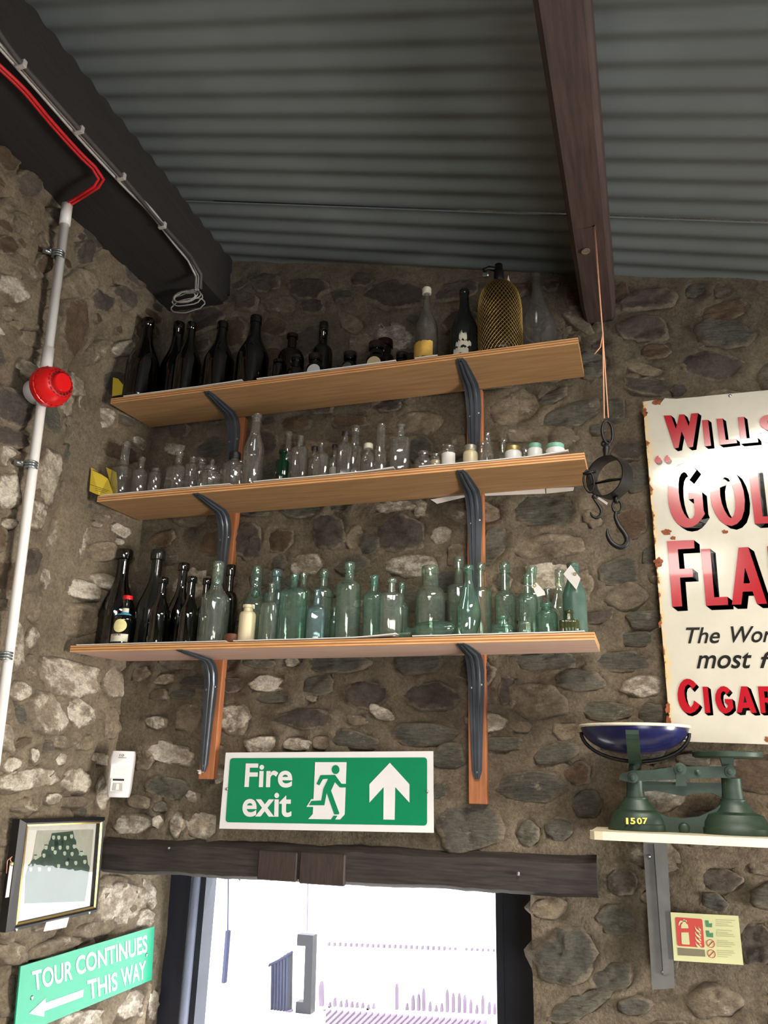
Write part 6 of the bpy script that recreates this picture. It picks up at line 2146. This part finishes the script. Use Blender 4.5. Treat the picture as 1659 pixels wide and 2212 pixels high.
A_('medicine_bottle', 'aqua bottle with a dark ringed neck behind the bluish six-sided bottle', S, 701, 1230, 44, MD, 'aqua', kind='round', hb=.66, hs=.76, rn=.42, rl=.50, lh=.12)
A_('small_bottle', 'little aqua bottle squeezed left of the tall oval bottle', S, 723, 1312, 20, MD, 'aqua', hb=.6, hs=.75, rn=.5, rl=.6, lh=.1)
A_('oval_bottle', 'tallest oval aqua bottle near the middle of the lowest shelf', S, 756, 1215, 50, FR, 'aqua', kind='round', hb=.66, hs=.76, rn=.40, rl=.46, lh=.10, collar=.86, p=3)
A_('medicine_bottle', 'aqua bottle with a rounded lip and panelled front, right of the oval bottle', S, 809, 1243, 42, FR, 'aqua_deep', kind='round', hb=.64, hs=.74, rn=.40, rl=.46, lh=.12, p=3.4)
A_('ribbed_bottle', 'aqua bottle with bright golden lettering, left of the big wide bottle', S, 847, 1250, 50, FR, 'aqua_pale', kind='round', hb=.68, hs=.76, rn=.32, rl=.42, lh=.08, p=3.6, rot=.2)
A_('small_bottle', 'narrow aqua bottle behind the one with golden lettering', S, 868, 1259, 32, MD, 'aqua', hb=.58, hs=.70, rn=.44, rl=.50, lh=.12)
A_('wide_bottle', 'big pale wide-mouthed bottle behind the lying torpedo bottle', S, 930, 1224, 64, MD, 'aqua_pale', kind='round', hb=.54, hs=.72, rn=.58, rl=.60, lh=.12)
A_('tall_bottle', 'tall pale bottle with lettering behind the skittle-shaped bottle', S, 991, 1204, 50, BK, 'aqua_pale', kind='round', hb=.62, hs=.68, rn=.42, rl=.44, lh=.14, nt=.82)
A_('skittle_bottle', 'skittle-shaped aqua bottle bulging below the middle, in front of the right batten', S, 1012, 1222, 52, FR, 'aqua_deep', kind='skittle', rn=.32, rl=.42, lh=.07)
A_('medicine_bottle', 'slim aqua bottle just right of the skittle-shaped bottle', S, 1038, 1217, 46, MD, 'aqua', kind='round', hb=.60, hs=.68, rn=.38, rl=.46, lh=.10)
A_('long_neck_bottle', 'pale aqua bottle with a long slim neck, right of the right batten', S, 1090, 1216, 46, MD, 'aqua', kind='round', hb=.52, hs=.62, rn=.44, rl=.50, lh=.10, collar=.86)
A_('ink_bottle', 'low rectangular aqua inkwell in front of the long-necked bottle', S, 1086, 1331, 48, FR - .01, 'aqua_deep', kind='round', hb=.42, hs=.56, rn=.44, rl=.52, lh=.2, p=5)
A_('tagged_bottle', 'embossed aqua bottle with a curled white tag on its neck', S, 1139, 1240, 40, FR + .012, 'aqua', kind='round', hb=.56, hs=.68, rn=.42, rl=.46, lh=.16, p=3, parts=[paper_tag([(1150, 1266), (1158, 1258), (1176, 1277), (1178, 1285), (1161, 1289), (1157, 1282)], (1155, 1265))])
A_('medicine_bottle', 'aqua bottle with a ringed lip rising behind the curled white tag', S, 1149, 1224, 42, BK, 'aqua', kind='round', hb=.58, hs=.70, rn=.44, rl=.52, lh=.10)
A_('ink_bottle', 'tiny clear ink bottle in front of the embossed tagged bottle', S, 1133, 1323, 28, FR - .012, 'aqua_pale', kind='round', hb=.48, hs=.62, rn=.44, rl=.50, lh=.2, p=5)
A_('wide_mouth_bottle', 'short deep aqua wide-mouthed bottle near the right end of the lowest shelf', S, 1180, 1303, 47, FR, 'aqua_deep', kind='round', cat='jar', hb=.62, hs=.76, rn=.50, rl=.56, lh=.14)
A_('small_bottle', 'small clear bottle with a flared lip behind the short wide-mouthed one', S, 1183, 1272, 34, MD, 'aqua_pale', kind='round', hb=.50, hs=.64, rn=.30, rl=.50, lh=.05)
A_('codd_bottle', 'pale codd bottle at the back, left of the big frosted tagged bottle', S, 1208, 1231, 46, BK, 'aqua_pale', kind='codd', hb=.44, hs=.74, rn=.46, rl=.44, lh=.12)
A_('frosted_bottle', 'frosted deep aqua bottle with a square white tag at the right end', S, 1237, 1217, 50, FR + .01, 'aqua_frost', hb=.54, hs=.82, rn=.50, rl=.52, lh=.06, e=.9, parts=[paper_tag([(1233, 1220), (1254, 1250), (1245, 1274), (1217, 1240)], (1242, 1240))])
bottle('ink_bottle', 'ribbed yellow-green square ink bottle in front of the frosted bottle', S, 1229, 1319, 40, FR - .014, 'ink_glass', 'round', group=gA, hb=.52, hs=.58, rn=.44, rl=.48, lh=.14, p=6, flutes=20, seg=80)

# torpedo bottle lying on its side, loose stopper, small wooden block
z0 = SHELF['lowest'][1] + .0022
c = on_y(936, 1350, FR - .005)
r = 19 * px_size(c)
L = 52 * px_size(c)
pf = [(.0015, -L)] + [(r * math.sqrt(max(0, 1 - abs(t) ** 2.2)), L * t) for t in [-.94 + 1.82 * i / 16 for i in range(17)]] + [(r * .40, L * .96), (r * .36, L * 1.1), (r * .46, L * 1.12), (r * .46, L * 1.25), (r * .3, L * 1.25)]
o = MB().lathe(V(c.x, c.y, z0 + r), pf, 28, axis=(-.97, .22, 0)).build('torpedo_bottle', M['aqua_deep'], None, True, origin=(c.x, c.y, z0), sharp=60)
tag(o, 'pointed aqua torpedo bottle lying on its side on the lowest shelf', 'bottle', gA)
c = on_y(873, 1362, FR - .02)
k = px_size(c)
m = MB()
m.tube([V(c.x - 13 * k, c.y, z0 + .010), V(c.x + 14 * k, c.y + .004, z0 + .012)], [.0055, .0048], 8)
m.tube([V(c.x - 11 * k, c.y + .01, z0 + .005), V(c.x + 12 * k, c.y + .012, z0 + .005)], .0048, 8)
tag(m.build('glass_fragment', M['aqua_deep'], None, True, sharp=50), 'broken piece of aqua glass at the edge of the lowest shelf', 'glass')
c = on_y(500, 1372, FR - .022)
k = px_size(c)
o = MB().lathe(V(c.x, c.y, z0), [(14 * k, 0), (16 * k, .004), (16.5 * k, .014), (15 * k, .021), (9 * k, .0235), (2 * k, .0215)], 24, shape=lambda a, r, h: (r * math.cos(a), r * math.sin(a) * .7)).build('wooden_stopper', M['brown_wood'], None, True, sharp=40)
tag(o, 'small round brown wooden knob beside the stoneware bottle', 'knob')

for o_ in bpy.data.objects:
    if '_o' in o_:
        del o_['_o']
